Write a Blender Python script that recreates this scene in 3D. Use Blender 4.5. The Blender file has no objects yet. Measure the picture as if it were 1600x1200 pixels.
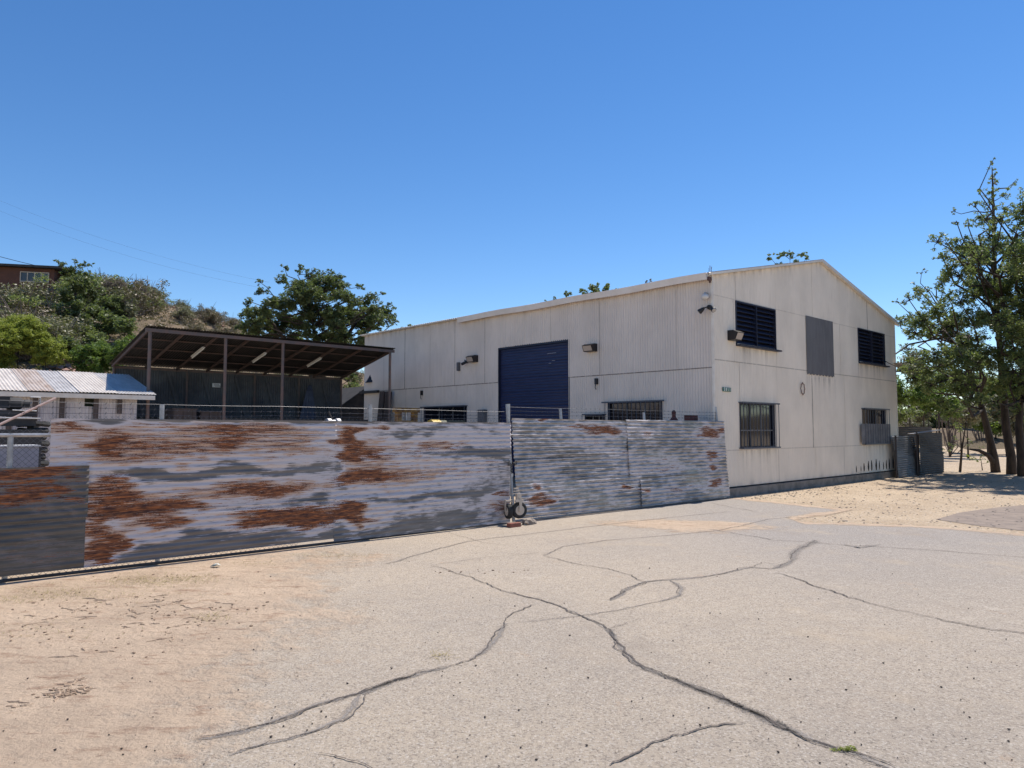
import bpy, math, random
import numpy as np
from mathutils import Vector, noise as mnoise
random.seed(7)
RNG = np.random.default_rng(11)
# ------------------------------------------------------------------ camera, sky, sun, exposure
FPX = 1127.0                                   # focal length in pixels of a 1600 px wide picture
EYE = 1.6
PITCH = math.atan(71.0 / FPX)
SUN_AZ, SUN_EL = math.radians(45.5), math.radians(62)   # azimuth from +X towards +Y
scene = bpy.context.scene
COL = scene.collection
cam_d = bpy.data.cameras.new("camera"); cam = bpy.data.objects.new("camera", cam_d); COL.objects.link(cam)
cam.location = (0, 0, EYE); cam.rotation_euler = (math.pi / 2 + PITCH, 0, 0)
cam_d.sensor_width = 36; cam_d.lens = 36 * FPX / 1600; cam_d.clip_end = 3000; cam_d.clip_start = 0.05
scene.camera = cam
world = bpy.data.worlds.new("World"); scene.world = world; world.use_nodes = True
wn, wl = world.node_tree.nodes, world.node_tree.links
bg = wn["Background"]; sky = wn.new("ShaderNodeTexSky"); sky.sky_type = 'NISHITA'; sky.sun_disc = False
sky.sun_elevation = SUN_EL; sky.sun_rotation = math.pi / 2 - SUN_AZ
sky.air_density = 1.0; sky.dust_density = 0.0; sky.ozone_density = 1.6; sky.altitude = 1200
hs = wn.new("ShaderNodeHueSaturation"); hs.inputs['Saturation'].default_value = 1.27
hs.inputs['Hue'].default_value = 0.504
wl.new(sky.outputs[0], hs.inputs['Color']); wl.new(hs.outputs[0], bg.inputs['Color'])
bg.inputs['Strength'].default_value = 0.118
sun_d = bpy.data.lights.new("sun", 'SUN'); sun = bpy.data.objects.new("sun", sun_d); COL.objects.link(sun)
sun_d.energy = 4.5; sun_d.angle = math.radians(0.53); sun_d.color = (1.0, 0.94, 0.85)
SUNV = Vector((math.cos(SUN_EL) * math.cos(SUN_AZ), math.cos(SUN_EL) * math.sin(SUN_AZ), math.sin(SUN_EL)))
sun.rotation_euler = SUNV.to_track_quat('Z', 'Y').to_euler(); sun.location = (10, 10, 30)
vs = scene.view_settings
vs.view_transform = 'Standard'; vs.look = 'None'; vs.gamma = 1; vs.use_curve_mapping = False; vs.exposure = 0.39
scene.render.engine = 'CYCLES'; scene.cycles.max_bounces = 6; scene.cycles.transparent_max_bounces = 12
scene.cycles.use_denoising = True
# ------------------------------------------------------------------ surveying helpers
CT, ST = math.cos(PITCH), math.sin(PITCH)
def ray(px, py):
    x, y = (px - 800) / FPX, -(py - 600) / FPX
    return np.array([x, CT - y * ST, ST + y * CT])
def G(px, py, z=0.0):
    d = ray(px, py); t = (z - EYE) / d[2]; return np.array([d[0] * t, d[1] * t, z])
def AT(px, py, Y):
    d = ray(px, py); t = Y / d[1]; return np.array([d[0] * t, Y, EYE + d[2] * t])
ANG = math.radians(43.1)
U = np.array([math.cos(ANG), math.sin(ANG), 0]); V = np.array([-math.sin(ANG), math.cos(ANG), 0])
Z = np.array([0, 0, 1.0]); C0 = np.array([4.71, 16.83, 0])
def P(a, b, z=0.0): return C0 + U * a + V * b + Z * z
def onplane(px, py, O, n):
    d = ray(px, py); e = np.array([0, 0, EYE]); t = np.dot(O - e, n) / np.dot(d, n); return e + d * t
def GP(px, py):
    q = onplane(px, py, C0, V) - C0; return float(np.dot(q, U)), float(q[2])
def WP(px, py):
    q = onplane(px, py, C0, U) - C0; return float(np.dot(q, V)), float(q[2])
def AB(px, py, b):                               # a, z of a pixel on the plane b = const
    q = onplane(px, py, P(0, b), V) - C0; return float(np.dot(q, U)), float(q[2])
# ------------------------------------------------------------------ materials
def mat(name, color=(.5, .5, .5), rough=.7, metal=0.0, spec=.5, fn=None):
    m = bpy.data.materials.new(name); m.use_nodes = True
    nt = m.node_tree; b = nt.nodes["Principled BSDF"]
    b.inputs['Base Color'].default_value = (*color, 1); b.inputs['Roughness'].default_value = rough
    b.inputs['Metallic'].default_value = metal; b.inputs['Specular IOR Level'].default_value = spec
    if fn: fn(N(nt), b)
    return m
class N:
    def __init__(s, nt): s.nt = nt; s.n = nt.nodes; s.l = nt.links
    def put(s, sock, v):
        if hasattr(v, 'is_output') or isinstance(v, bpy.types.NodeSocket): s.l.new(v, sock)
        elif isinstance(v, (tuple, list)): sock.default_value = (*v, 1) if len(v) == 3 and len(sock.default_value) == 4 else v
        else: sock.default_value = v
    def coord(s, kind='Object'): return s.n.new("ShaderNodeTexCoord").outputs[kind]
    def geo(s, o='Position'): return s.n.new("ShaderNodeNewGeometry").outputs[o]
    def attr(s, name):
        a = s.n.new("ShaderNodeAttribute"); a.attribute_name = name; return a.outputs['Fac']
    def map(s, v, scale=(1, 1, 1), loc=(0, 0, 0), rot=(0, 0, 0)):
        m = s.n.new("ShaderNodeMapping"); s.l.new(v, m.inputs[0]); m.inputs['Scale'].default_value = scale
        m.inputs['Location'].default_value = loc; m.inputs['Rotation'].default_value = rot; return m.outputs[0]
    def noise(s, v, scale=5, detail=4, rough=.55, dist=0, out='Fac'):
        t = s.n.new("ShaderNodeTexNoise"); s.l.new(v, t.inputs['Vector']); t.inputs['Scale'].default_value = scale
        t.inputs['Detail'].default_value = detail; t.inputs['Roughness'].default_value = rough
        t.inputs['Distortion'].default_value = dist; return t.outputs[out]
    def vor(s, v, scale=5, out='Distance', feat='F1'):
        t = s.n.new("ShaderNodeTexVoronoi"); t.feature = feat; s.l.new(v, t.inputs['Vector']); t.inputs['Scale'].default_value = scale
        return t.outputs[out]
    def math(s, op, a, b=0.0, clamp=False):
        t = s.n.new("ShaderNodeMath"); t.operation = op; t.use_clamp = clamp; s.put(t.inputs[0], a); s.put(t.inputs[1], b); return t.outputs[0]
    def step(s, v, lo, hi, a=0.0, b=1.0):
        t = s.n.new("ShaderNodeMapRange"); t.interpolation_type = 'SMOOTHSTEP'; s.l.new(v, t.inputs[0])
        t.inputs[1].default_value = lo; t.inputs[2].default_value = hi; t.inputs[3].default_value = a; t.inputs[4].default_value = b; return t.outputs[0]
    def mix(s, f, a, b, mode='MIX'):
        t = s.n.new("ShaderNodeMix"); t.data_type = 'RGBA'; t.blend_type = mode; s.put(t.inputs[0], f); s.put(t.inputs[6], a); s.put(t.inputs[7], b); return t.outputs[2]
    def ramp(s, f, stops):
        t = s.n.new("ShaderNodeValToRGB"); s.l.new(f, t.inputs[0]); e = t.color_ramp.elements
        while len(e) < len(stops): e.new(.5)
        for i, (p, c) in enumerate(stops): e[i].position = p; e[i].color = (*c, 1)
        return t.outputs[0]
    def bump(s, h, strength=.3, dist=.01):
        t = s.n.new("ShaderNodeBump"); t.inputs['Strength'].default_value = strength; t.inputs['Distance'].default_value = dist
        s.l.new(h, t.inputs['Height']); return t.outputs[0]
    def sep(s, v):
        t = s.n.new("ShaderNodeSeparateXYZ"); s.l.new(v, t.inputs[0]); return t.outputs

def f_rustsheet(base, oxide, tan, dark=0.0, ro=.50, me_=.22):
    def fn(n, b):
        uv = n.coord('UV')
        fld = n.math('ADD', n.math('MULTIPLY', n.attr('rust'), 1.0), n.math('MULTIPLY', n.math('SUBTRACT', n.noise(n.map(uv, (.9, 2.2, 1), (5, 3, 0)), 1.3, 4, .6), .44), .8))
        st = n.noise(n.map(uv, (1.3, 26, 1)), 3.0, 6, .62, .4)
        fine = n.noise(n.map(uv, (8, 40, 1)), 5, 5, .7)
        wob = n.noise(n.map(uv, (2.2, 5, 1)), 1.6, 5, .6)
        f = n.math('ADD', n.math('MULTIPLY', fld, 1.2), n.math('MULTIPLY', n.math('SUBTRACT', st, .5), 2.3))
        f = n.math('ADD', f, n.math('MULTIPLY', n.math('SUBTRACT', fine, .5), 1.5))
        f2 = n.math('ADD', fld, n.math('MULTIPLY', n.math('SUBTRACT', wob, .5), .8))
        f2 = n.math('ADD', f2, n.math('MULTIPLY', n.math('SUBTRACT', st, .5), 1.25))
        f2 = n.math('ADD', f2, n.math('SUBTRACT', n.math('MULTIPLY', n.attr('ox'), .45), .12))
        zinc = n.mix(n.step(n.noise(n.map(uv, (.8, 7, 1)), 2.5, 5, .6), .35, .7), base, tuple(c * .62 for c in base))
        c = n.mix(n.step(f2, .08, .34), zinc, oxide)
        c = n.mix(n.math('MULTIPLY', n.step(f2, .50, .72), .85), c, tan)
        rc = n.mix(n.step(n.noise(n.map(uv, (2, 14, 1)), 4, 5, .65), .38, .66), (.075, .028, .018), (.36, .13, .048))
        r = n.step(f, .585, .64)
        c = n.mix(r, c, rc)
        # dusty white scuffs
        sc = n.step(n.noise(n.map(uv, (3, 30, 1), (4, 2, 0)), 3, 4, .7), .66, .78)
        c = n.mix(n.math('MULTIPLY', sc, .35), c, (.45, .44, .46))
        hs2 = n.n.new("ShaderNodeHueSaturation"); n.l.new(c, hs2.inputs['Color']); hs2.inputs['Value'].default_value = 1 - dark
        n.l.new(hs2.outputs[0], b.inputs['Base Color'])
        cover = n.math('MAXIMUM', r, n.step(f2, .1, .35, 0, .75))
        n.l.new(n.math('SUBTRACT', me_, n.math('MULTIPLY', cover, me_)), b.inputs['Metallic'])
        n.l.new(n.math('ADD', ro, n.math('MULTIPLY', cover, .83 - ro)), b.inputs['Roughness'])
        n.l.new(n.bump(n.math('ADD', fine, n.math('MULTIPLY', r, .6)), .25, .004), b.inputs['Normal'])
    return fn
def f_siding(base, stain=(.30, .20, .13), amount=.25):
    def fn(n, b):
        uv = n.coord('UV')
        big = n.noise(n.map(uv, (.5, .35, 1)), 2, 4, .6)
        streak = n.noise(n.map(uv, (9, .5, 1)), 3, 4, .65)
        sheet = n.noise(n.map(uv, (1.4, .02, 1), (7, 0, 0)), 1.0, 0, .5)
        c = n.mix(n.step(big, .3, .75), base, tuple(x * .86 for x in base))
        c = n.mix(n.math('MULTIPLY', n.step(streak, .5, .85), amount), c, stain)
        c = n.mix(n.step(sheet, .45, .6, 0, .25), c, tuple(x * .84 for x in base))
        fl = n.noise(n.map(uv, (3, 2, 1)), 14, 5, .8)
        c = n.mix(n.step(fl, .70, .76, 0, .6), c, stain)
        d = n.attr('dirt')                                    # seam shadow gaps painted in, plus drip stains and rust along the bottom edge
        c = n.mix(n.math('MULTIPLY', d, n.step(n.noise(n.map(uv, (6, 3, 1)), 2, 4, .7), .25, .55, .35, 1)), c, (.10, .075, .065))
        n.l.new(c, b.inputs['Base Color'])
        n.l.new(n.bump(streak, .12, .01), b.inputs['Normal'])
    return fn
def f_two(c1, c2, scale=6, lo=.35, hi=.65, bump=.2, bd=.01, stretch=(1, 1, 1), space='Object'):
    def fn(n, b):
        v = n.map(n.coord(space), stretch)
        x = n.noise(v, scale, 5, .65)
        n.l.new(n.mix(n.step(x, lo, hi), c1, c2), b.inputs['Base Color'])
        n.l.new(n.bump(n.noise(v, scale * 4, 4, .6), bump, bd), b.inputs['Normal'])
    return fn
M = {}
M['fence_a'] = mat('galvanised_rusted', fn=f_rustsheet((.20, .187, .183), (.58, .525, .525), (.50, .325, .225)))
M['fence_dark'] = mat('galvanised_weathered_dark', fn=f_rustsheet((.125, .115, .105), (.18, .16, .15), (.22, .16, .115), .05))
M['fence_shiny'] = mat('galvanised_grey', fn=f_rustsheet((.29, .27, .25), (.56, .51, .50), (.42, .31, .25), ro=.30, me_=.45))
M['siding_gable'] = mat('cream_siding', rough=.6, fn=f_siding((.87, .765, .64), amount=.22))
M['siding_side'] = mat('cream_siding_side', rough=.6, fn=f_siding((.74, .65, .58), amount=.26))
M['cream_trim'] = mat('cream_trim', rough=.55, fn=f_two((.80, .74, .66), (.70, .62, .53), 2.5))
M['roof_metal'] = mat('roof_metal', rough=.5, metal=.3, fn=f_two((.5, .48, .45), (.4, .36, .32), 2))
M['concrete'] = mat('concrete', rough=.9, fn=f_two((.25, .225, .20), (.15, .135, .12), 4, bump=.5))
M['navy'] = mat('navy_paint', rough=.45, fn=f_two((.018, .026, .085), (.013, .019, .062), 3, bump=.1, stretch=(1, 1, 4)))
M['navy_dark'] = mat('navy_louver_paint', rough=.5, fn=f_two((.014, .018, .045), (.010, .013, .034), 6, bump=.1))
M['grey_panel'] = mat('grey_painted_sheet', rough=.6, fn=f_two((.155, .15, .155), (.12, .115, .12), 3, stretch=(2, 2, .4)))
M['black'] = mat('black_metal', (.012, .012, .016), .45)
M['bronze'] = mat('dark_bronze', (.03, .026, .028), .4, .3)
M['lens'] = mat('lamp_lens', (.42, .36, .32), .2)
M['white_plastic'] = mat('white_plastic', (.62, .6, .58), .4)
M['glass'] = mat('window_glass', (.006, .008, .014), .06, 0, .6)
M['galv'] = mat('galvanised_pipe', rough=.45, metal=.55, fn=f_two((.42, .42, .43), (.3, .3, .31), 8, bump=.3))
M['wire'] = mat('wire', (.13, .13, .14), .5, .6)
M['rust_steel'] = mat('rusty_steel', rough=.85, fn=f_two((.16, .075, .055), (.09, .05, .045), 7, bump=.5))
M['rusty_paint'] = mat('faded_primer', rough=.8, fn=f_two((.17, .115, .10), (.125, .105, .10), 5, .4, .6, .3))
M['rust_dark'] = mat('rusty_dark_steel', rough=.8, fn=f_two((.10, .062, .052), (.065, .05, .05), 6))
M['dark_steel'] = mat('dark_steel', rough=.7, fn=f_two((.03, .028, .028), (.055, .05, .047), 4))
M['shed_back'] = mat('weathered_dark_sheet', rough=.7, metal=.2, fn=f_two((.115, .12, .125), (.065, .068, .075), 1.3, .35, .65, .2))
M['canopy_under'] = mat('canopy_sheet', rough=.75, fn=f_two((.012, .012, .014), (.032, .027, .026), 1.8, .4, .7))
M['tube'] = mat('fluorescent_tube', (.85, .87, .85), .3)
M['wood'] = mat('weathered_wood', rough=.85, fn=f_two((.115, .085, .075), (.065, .05, .045), 4, stretch=(6, 6, .6)))
M['crate'] = mat('brown_board', rough=.85, fn=f_two((.10, .075, .068), (.07, .055, .05), 3))
M['tarp'] = mat('blue_grey_tarp', rough=.8, fn=f_two((.09, .11, .16), (.06, .07, .11), 3))
M['yellow'] = mat('yellow_paint', rough=.5, fn=f_two((.62, .42, .06), (.42, .29, .07), 5, .4, .7))
M['yellow_rust'] = mat('rusted_yellow', rough=.8, fn=f_two((.25, .16, .05), (.11, .06, .03), 9, .4, .6, .4))
M['olive'] = mat('olive_paint', (.06, .065, .03), .6)
M['silver'] = mat('silver', (.40, .40, .41), .4, .5)
M['rubber'] = mat('rubber', rough=.85, fn=f_two((.02, .02, .022), (.035, .033, .03), 20))
M['tan_steel'] = mat('tan_steel', (.52, .44, .36), .6)
M['brick'] = mat('brick_red', rough=.9, fn=f_two((.28, .10, .07), (.2, .08, .06), 12, bump=.5))
M['stone'] = mat('stone', rough=.95, fn=f_two((.34, .28, .23), (.2, .165, .14), 9, bump=.7))
M['maroon'] = mat('maroon', rough=.8, fn=f_two((.12, .035, .03), (.07, .025, .025), 9))
M['ac'] = mat('ac_grey', rough=.65, fn=f_two((.36, .36, .40), (.27, .27, .31), 3))
M['green_sign'] = mat('green_sign', (.008, .13, .095), .4)
M['sign_white'] = mat('sign_white', (.75, .75, .72), .4)
M['dark_fence'] = mat('old_dark_sheet', rough=.6, metal=.35, fn=f_two((.10, .105, .115), (.055, .055, .06), 2.5, stretch=(1, 1, 4)))
M['brown_wall'] = mat('brown_stucco', rough=.9, fn=f_two((.145, .065, .045), (.11, .05, .036), 1.2))
M['litter'] = mat('crushed_paper', (.55, .62, .60), .6)
def f_shedroof(c1, c2, c3):
    def fn(n, b):
        uv = n.coord('UV')
        x = n.noise(n.map(uv, (2, .8, 1)), 2.2, 5, .7); y = n.noise(n.map(uv, (9, 1.2, 1), (3, 1, 0)), 1.6, 5, .7)
        c = n.mix(n.step(x, .42, .6), c1, c2); c = n.mix(n.math('MULTIPLY', n.step(y, .56, .72), .8), c, c3)
        n.l.new(c, b.inputs['Base Color'])
    return fn
M['roof_white'] = mat('roof_whitewashed', rough=.55, fn=f_shedroof((.62, .56, .50), (.52, .46, .41), (.40, .27, .20)))
M['roof_grey'] = mat('roof_galvanised', rough=.55, metal=.1, fn=f_shedroof((.50, .475, .46), (.41, .385, .37), (.36, .27, .22)))
M['roof_rusty'] = mat('roof_rusted', rough=.7, fn=f_shedroof((.46, .39, .35), (.36, .28, .23), (.26, .12, .07)))
M['shed_wall'] = mat('shed_wall_sheet', rough=.6, fn=f_shedroof((.58, .53, .52), (.48, .44, .45), (.36, .26, .21)))
def leafmat(name, c1, c2, trans=.35):
    m = bpy.data.materials.new(name); m.use_nodes = True; nt = m.node_tree; n = N(nt)
    b = nt.nodes["Principled BSDF"]; out = nt.nodes["Material Output"]
    c = n.mix(n.attr('tone'), c1, c2)
    n.l.new(c, b.inputs['Base Color']); b.inputs['Roughness'].default_value = .5; b.inputs['Specular IOR Level'].default_value = .35
    t = nt.nodes.new("ShaderNodeBsdfTranslucent"); n.l.new(n.mix(.5, c, (.22, .30, .03)), t.inputs['Color'])
    mx = nt.nodes.new("ShaderNodeMixShader"); mx.inputs[0].default_value = trans
    n.l.new(b.outputs[0], mx.inputs[1]); n.l.new(t.outputs[0], mx.inputs[2]); n.l.new(mx.outputs[0], out.inputs[0])
    return m
M['leaf'] = leafmat('leaf_mid', (.09, .125, .048), (.26, .295, .13), .45)
M['leaf_dark'] = leafmat('leaf_dark', (.055, .08, .036), (.17, .20, .095), .36)
M['leaf_bright'] = leafmat('leaf_bright', (.19, .23, .04), (.42, .45, .09), .42)
M['leaf_reed'] = leafmat('leaf_reed', (.075, .14, .035), (.17, .25, .06), .4)
M['leaf_grey'] = leafmat('leaf_greygreen', (.14, .135, .085), (.28, .26, .17), .2)
M['leaf_dry'] = leafmat('leaf_dry', (.12, .085, .055), (.25, .20, .14), .15)
M['bark'] = mat('bark', rough=.95, fn=f_two((.075, .055, .042), (.04, .03, .025), 9, bump=.8, bd=.03, stretch=(1, 1, .3)))
M['bark_grey'] = mat('bark_grey', rough=.95, fn=f_two((.20, .16, .14), (.12, .095, .085), 9, bump=.6, stretch=(1, 1, .3)))

def f_pave(n, b):
    p = n.geo('Position')
    d0 = n.attr('dirt')
    w = n.noise(p, .9, 7, .68); w2 = n.noise(p, 5.5, 6, .7)
    dm = n.math('ADD', d0, n.math('ADD', n.math('MULTIPLY', n.math('SUBTRACT', w, .5), 1.3), n.math('MULTIPLY', n.math('SUBTRACT', w2, .5), .7)))
    dirt = n.step(dm, .36, .72)
    big = n.noise(p, .28, 4, .6)
    asp = n.mix(n.step(big, .35, .68), (.47, .385, .295), (.385, .325, .265))
    asp = n.mix(n.math('MULTIPLY', n.attr('grey'), .75), asp, (.30, .275, .26))
    md = n.noise(p, 7, 6, .75)
    asp = n.mix(n.step(md, .38, .70, 0, .35), asp, (.30, .26, .22))
    v = n.vor(p, 95, 'Color'); vs_ = n.sep(v)
    ag = n.noise(p, 150, 3, .7)
    asp = n.mix(n.step(vs_[0], .72, .95, 0, .5), asp, (.17, .145, .13))
    asp = n.mix(n.step(vs_[1], .75, .98, 0, .5), asp, (.60, .54, .47))
    pit = n.step(n.noise(p, 48, 6, .85), .555, .63)
    asp = n.mix(n.math('MULTIPLY', pit, .9), asp, (.10, .08, .065))
    lt = n.step(n.noise(n.map(p, (1, 1, 1), (9, 4, 0)), 55, 5, .85), .57, .66)
    asp = n.mix(n.math('MULTIPLY', lt, .55), asp, (.72, .62, .50))
    asp = n.mix(n.step(n.noise(n.map(p, (1, .6, 1), (3, 7, 0)), .7, 6, .72), .55, .72, 0, .45), asp, (.29, .24, .195))
    asp = n.mix(n.step(n.noise(n.map(p, (1, 1, 1), (8, 1, 0)), 1.7, 7, .75), .62, .72, 0, .5), asp, (.42, .27, .165))
    asp = n.mix(n.step(n.noise(n.map(p, (1, 1, 1), (2, 5, 0)), 1.1, 7, .75), .60, .70, 0, .5), asp, (.58, .50, .41))
    sand = n.step(n.noise(p, .55, 6, .7), .52, .75, 0, .5)
    asp = n.mix(sand, asp, (.50, .39, .275))
    dc = n.mix(n.step(n.noise(p, 1.3, 7, .7), .35, .68), (.60, .455, .33), (.49, .37, .27))
    dc = n.mix(n.step(n.noise(n.map(p, (1, 2.2, 1)), 2.6, 8, .75), .52, .66, 0, .8), dc, (.34, .215, .145))
    dc = n.mix(n.step(n.noise(n.map(p, (1.5, 5, 1), (0, 0, 0), (0, 0, .4)), 3.2, 8, .8), .56, .66, 0, .7), dc, (.27, .17, .115))
    dc = n.mix(n.step(n.noise(p, 70, 4, .7), .60, .70, 0, .55), dc, (.20, .15, .11))
    n.l.new(n.mix(dirt, asp, dc), b.inputs['Base Color'])
    h = n.math('ADD', n.math('MULTIPLY', ag, .4), n.math('MULTIPLY', n.noise(p, 60, 5, .8), .9))
    h2 = n.math('MULTIPLY', n.noise(p, 9, 8, .72), n.math('MULTIPLY', dirt, 5.0))
    n.l.new(n.bump(n.math('ADD', h, h2), .95, .012), b.inputs['Normal'])
def f_ground(n, b):
    p = n.geo('Position')
    c = n.mix(n.step(n.noise(p, .5, 7, .68), .35, .68), (.52, .405, .285), (.41, .31, .215))
    c = n.mix(n.step(n.noise(p, 2.3, 7, .75), .52, .72, 0, .55), c, (.30, .22, .155))
    g = n.sep(n.vor(p, 38, 'Color'))
    c = n.mix(n.step(g[0], .66, .9, 0, .6), c, (.22, .18, .15)); c = n.mix(n.step(g[1], .75, .95, 0, .6), c, (.62, .54, .44))
    n.l.new(c, b.inputs['Base Color'])
    n.l.new(n.bump(n.math('ADD', n.noise(p, 11, 8, .75), n.math('MULTIPLY', g[2], .25)), .9, .03), b.inputs['Normal'])
def f_hill(n, b):
    p = n.geo('Position')
    c = n.mix(n.step(n.noise(p, .25, 7, .7), .35, .65), (.25, .185, .125), (.17, .135, .09))
    c = n.mix(n.step(n.noise(p, .9, 7, .75), .5, .7, 0, .8), c, (.13, .11, .07))
    n.l.new(c, b.inputs['Base Color']); n.l.new(n.bump(n.noise(p, 2, 8, .75), 1, .3), b.inputs['Normal'])
M['pave'] = mat('aged_asphalt', rough=.92, spec=.2, fn=f_pave)
M['ground'] = mat('gravel_dirt', rough=.95, spec=.15, fn=f_ground)
M['hill'] = mat('hill_soil', rough=.95, spec=.1, fn=f_hill)
M['oldpave'] = mat('brown_asphalt', rough=.95, spec=.15, fn=f_two((.29, .235, .195), (.22, .18, .155), 22, bump=.8, space='Generated'))
def alphamat(name, color, lo, hi, sc, edge):
    m = bpy.data.materials.new(name); m.use_nodes = True; nt = m.node_tree; n = N(nt)
    b = nt.nodes["Principled BSDF"]; out = nt.nodes["Material Output"]
    b.inputs['Base Color'].default_value = (*color, 1); b.inputs['Roughness'].default_value = .9
    p = n.geo('Position'); u = n.sep(n.coord('UV'))[1]
    e = n.math('SUBTRACT', 1.0, n.math('ABSOLUTE', n.math('MULTIPLY', n.math('SUBTRACT', u, .5), 2.0)))
    f = n.math('ADD', n.math('MULTIPLY', e, edge), n.noise(p, sc, 5, .75))
    a = n.step(f, lo, hi)
    tr = nt.nodes.new("ShaderNodeBsdfTransparent"); mx = nt.nodes.new("ShaderNodeMixShader")
    n.l.new(a, mx.inputs[0]); n.l.new(tr.outputs[0], mx.inputs[1]); n.l.new(b.outputs[0], mx.inputs[2]); n.l.new(mx.outputs[0], out.inputs[0])
    return m
M['sealant'] = alphamat('crack_sealant', (.25, .22, .195), .76, 1.0, 85, .45)
M['crack'] = alphamat('crack_dark', (.10, .082, .07), .66, .84, 26, .5)
# ------------------------------------------------------------------ mesh helpers
class MB:
    def __init__(s): s.v = []; s.f = []; s.uv = {}; s.mi = []; s.cur = 0; s.n = 0
    def add(s, verts, faces, uvs=None):
        k = s.n; s.v.append(np.asarray(verts, float).reshape(-1, 3)); s.n += len(s.v[-1])
        for f in faces:
            s.f.append(tuple(i + k for i in f)); s.mi.append(s.cur)
        if uvs is not None:
            for i, t in enumerate(uvs): s.uv[i + k] = t
    def box(s, c, sx, sy, sz, ax=None, ay=None, az=None):
        c = np.asarray(c, float); ax = np.array([1, 0, 0.]) if ax is None else ax; ay = np.array([0, 1., 0]) if ay is None else ay
        az = Z if az is None else az
        vs_ = [c + ax * (i * sx / 2) + ay * (j * sy / 2) + az * (k * sz / 2) for i in (-1, 1) for j in (-1, 1) for k in (-1, 1)]
        s.add(vs_, [(0, 1, 3, 2), (4, 6, 7, 5), (0, 4, 5, 1), (2, 3, 7, 6), (0, 2, 6, 4), (1, 5, 7, 3)])
    def lbox(s, a0, a1, b0, b1, z0, z1):           # box in the building's frame
        s.box(P((a0 + a1) / 2, (b0 + b1) / 2, (z0 + z1) / 2), abs(a1 - a0), abs(b1 - b0), abs(z1 - z0), U, V)
    def beam(s, p, q, w, h, up=Z):
        p, q = np.asarray(p, float), np.asarray(q, float); d = q - p; L = np.linalg.norm(d); d /= L
        x = np.cross(up, d); x /= np.linalg.norm(x); y = np.cross(d, x)
        s.box((p + q) / 2, w, h, L, x, y, d)
    def tube(s, pts, r, n=6, cap=True):
        pts = [np.asarray(p, float) for p in pts]; m = len(pts)
        rs = r if hasattr(r, '__len__') else [r] * m
        ring = []; prev = None
        for i, p in enumerate(pts):
            d = pts[min(i + 1, m - 1)] - pts[max(i - 1, 0)]; d = d / (np.linalg.norm(d) + 1e-9)
            a = np.cross(d, Z if abs(d[2]) < .9 else np.array([1., 0, 0])) if prev is None else prev - d * np.dot(prev, d)
            a /= np.linalg.norm(a) + 1e-9; prev = a; c = np.cross(d, a)
            ring += [p + rs[i] * (a * math.cos(2 * math.pi * k / n) + c * math.sin(2 * math.pi * k / n)) for k in range(n)]
        fs = [(i * n + k, i * n + (k + 1) % n, (i + 1) * n + (k + 1) % n, (i + 1) * n + k) for i in range(m - 1) for k in range(n)]
        if cap: fs += [tuple(range(n))[::-1], tuple((m - 1) * n + k for k in range(n))]
        s.add(ring, fs)
    def lathe(s, c, axis, prof, n=20):              # prof: (distance along axis, radius)
        axis = np.asarray(axis, float); a = np.cross(axis, Z if abs(axis[2]) < .9 else np.array([1., 0, 0])); a /= np.linalg.norm(a); b = np.cross(axis, a)
        c = np.asarray(c, float)
        vs_ = [c + axis * h + r * (a * math.cos(2 * math.pi * k / n) + b * math.sin(2 * math.pi * k / n)) for h, r in prof for k in range(n)]
        fs = [(i * n + k, i * n + (k + 1) % n, (i + 1) * n + (k + 1) % n, (i + 1) * n + k) for i in range(len(prof) - 1) for k in range(n)]
        fs += [tuple(range(n))[::-1], tuple((len(prof) - 1) * n + k for k in range(n))]
        s.add(vs_, fs)
    def build(s, name, mats, parent=None, smooth=False, origin=None, attrs=None):
        me = bpy.data.meshes.new(name); vv = np.concatenate(s.v)
        if parent is not None:
            o0 = parent.get('_o', None); off = np.array(o0) if o0 is not None else np.zeros(3)
        else: off = np.asarray(origin if origin is not None else (0, 0, 0), float)
        me.from_pydata((vv - off).tolist(), [], s.f)
        for m in (mats if isinstance(mats, (list, tuple)) else [mats]): me.materials.append(m)
        if s.cur or any(s.mi): me.polygons.foreach_set('material_index', s.mi)
        if s.uv:
            ul = me.uv_layers.new(name='uv'); li = np.empty(len(me.loops), int); me.loops.foreach_get('vertex_index', li)
            arr = np.zeros((s.n, 2)); ks = np.fromiter(s.uv.keys(), int); arr[ks] = np.array(list(s.uv.values()))
            ul.data.foreach_set('uv', arr[li].ravel())
        if attrs:
            for k, a in attrs.items():
                at = me.attributes.new(k, 'FLOAT', 'POINT'); at.data.foreach_set('value', np.asarray(a, float))
        if smooth: me.polygons.foreach_set('use_smooth', [True] * len(me.polygons))
        me.update(); ob = bpy.data.objects.new(name, me); COL.objects.link(ob)
        if parent is not None:
            ob.parent = parent
            if o0 is not None: ob['_o'] = [float(x) for x in off]
        else:
            ob.location = off; ob['_o'] = [float(x) for x in off]
        return ob
def tag(o, label=None, cat=None, group=None, kind=None):
    if label: o['label'] = label
    if cat: o['category'] = cat
    if group: o['group'] = group
    if kind: o['kind'] = kind
    return o
def thing(name, loc, label, cat, group=None):
    o = bpy.data.objects.new(name, None); COL.objects.link(o); o.location = loc; o.empty_display_size = .2
    o['_o'] = [float(x) for x in loc]
    return tag(o, label, cat, group)
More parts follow.
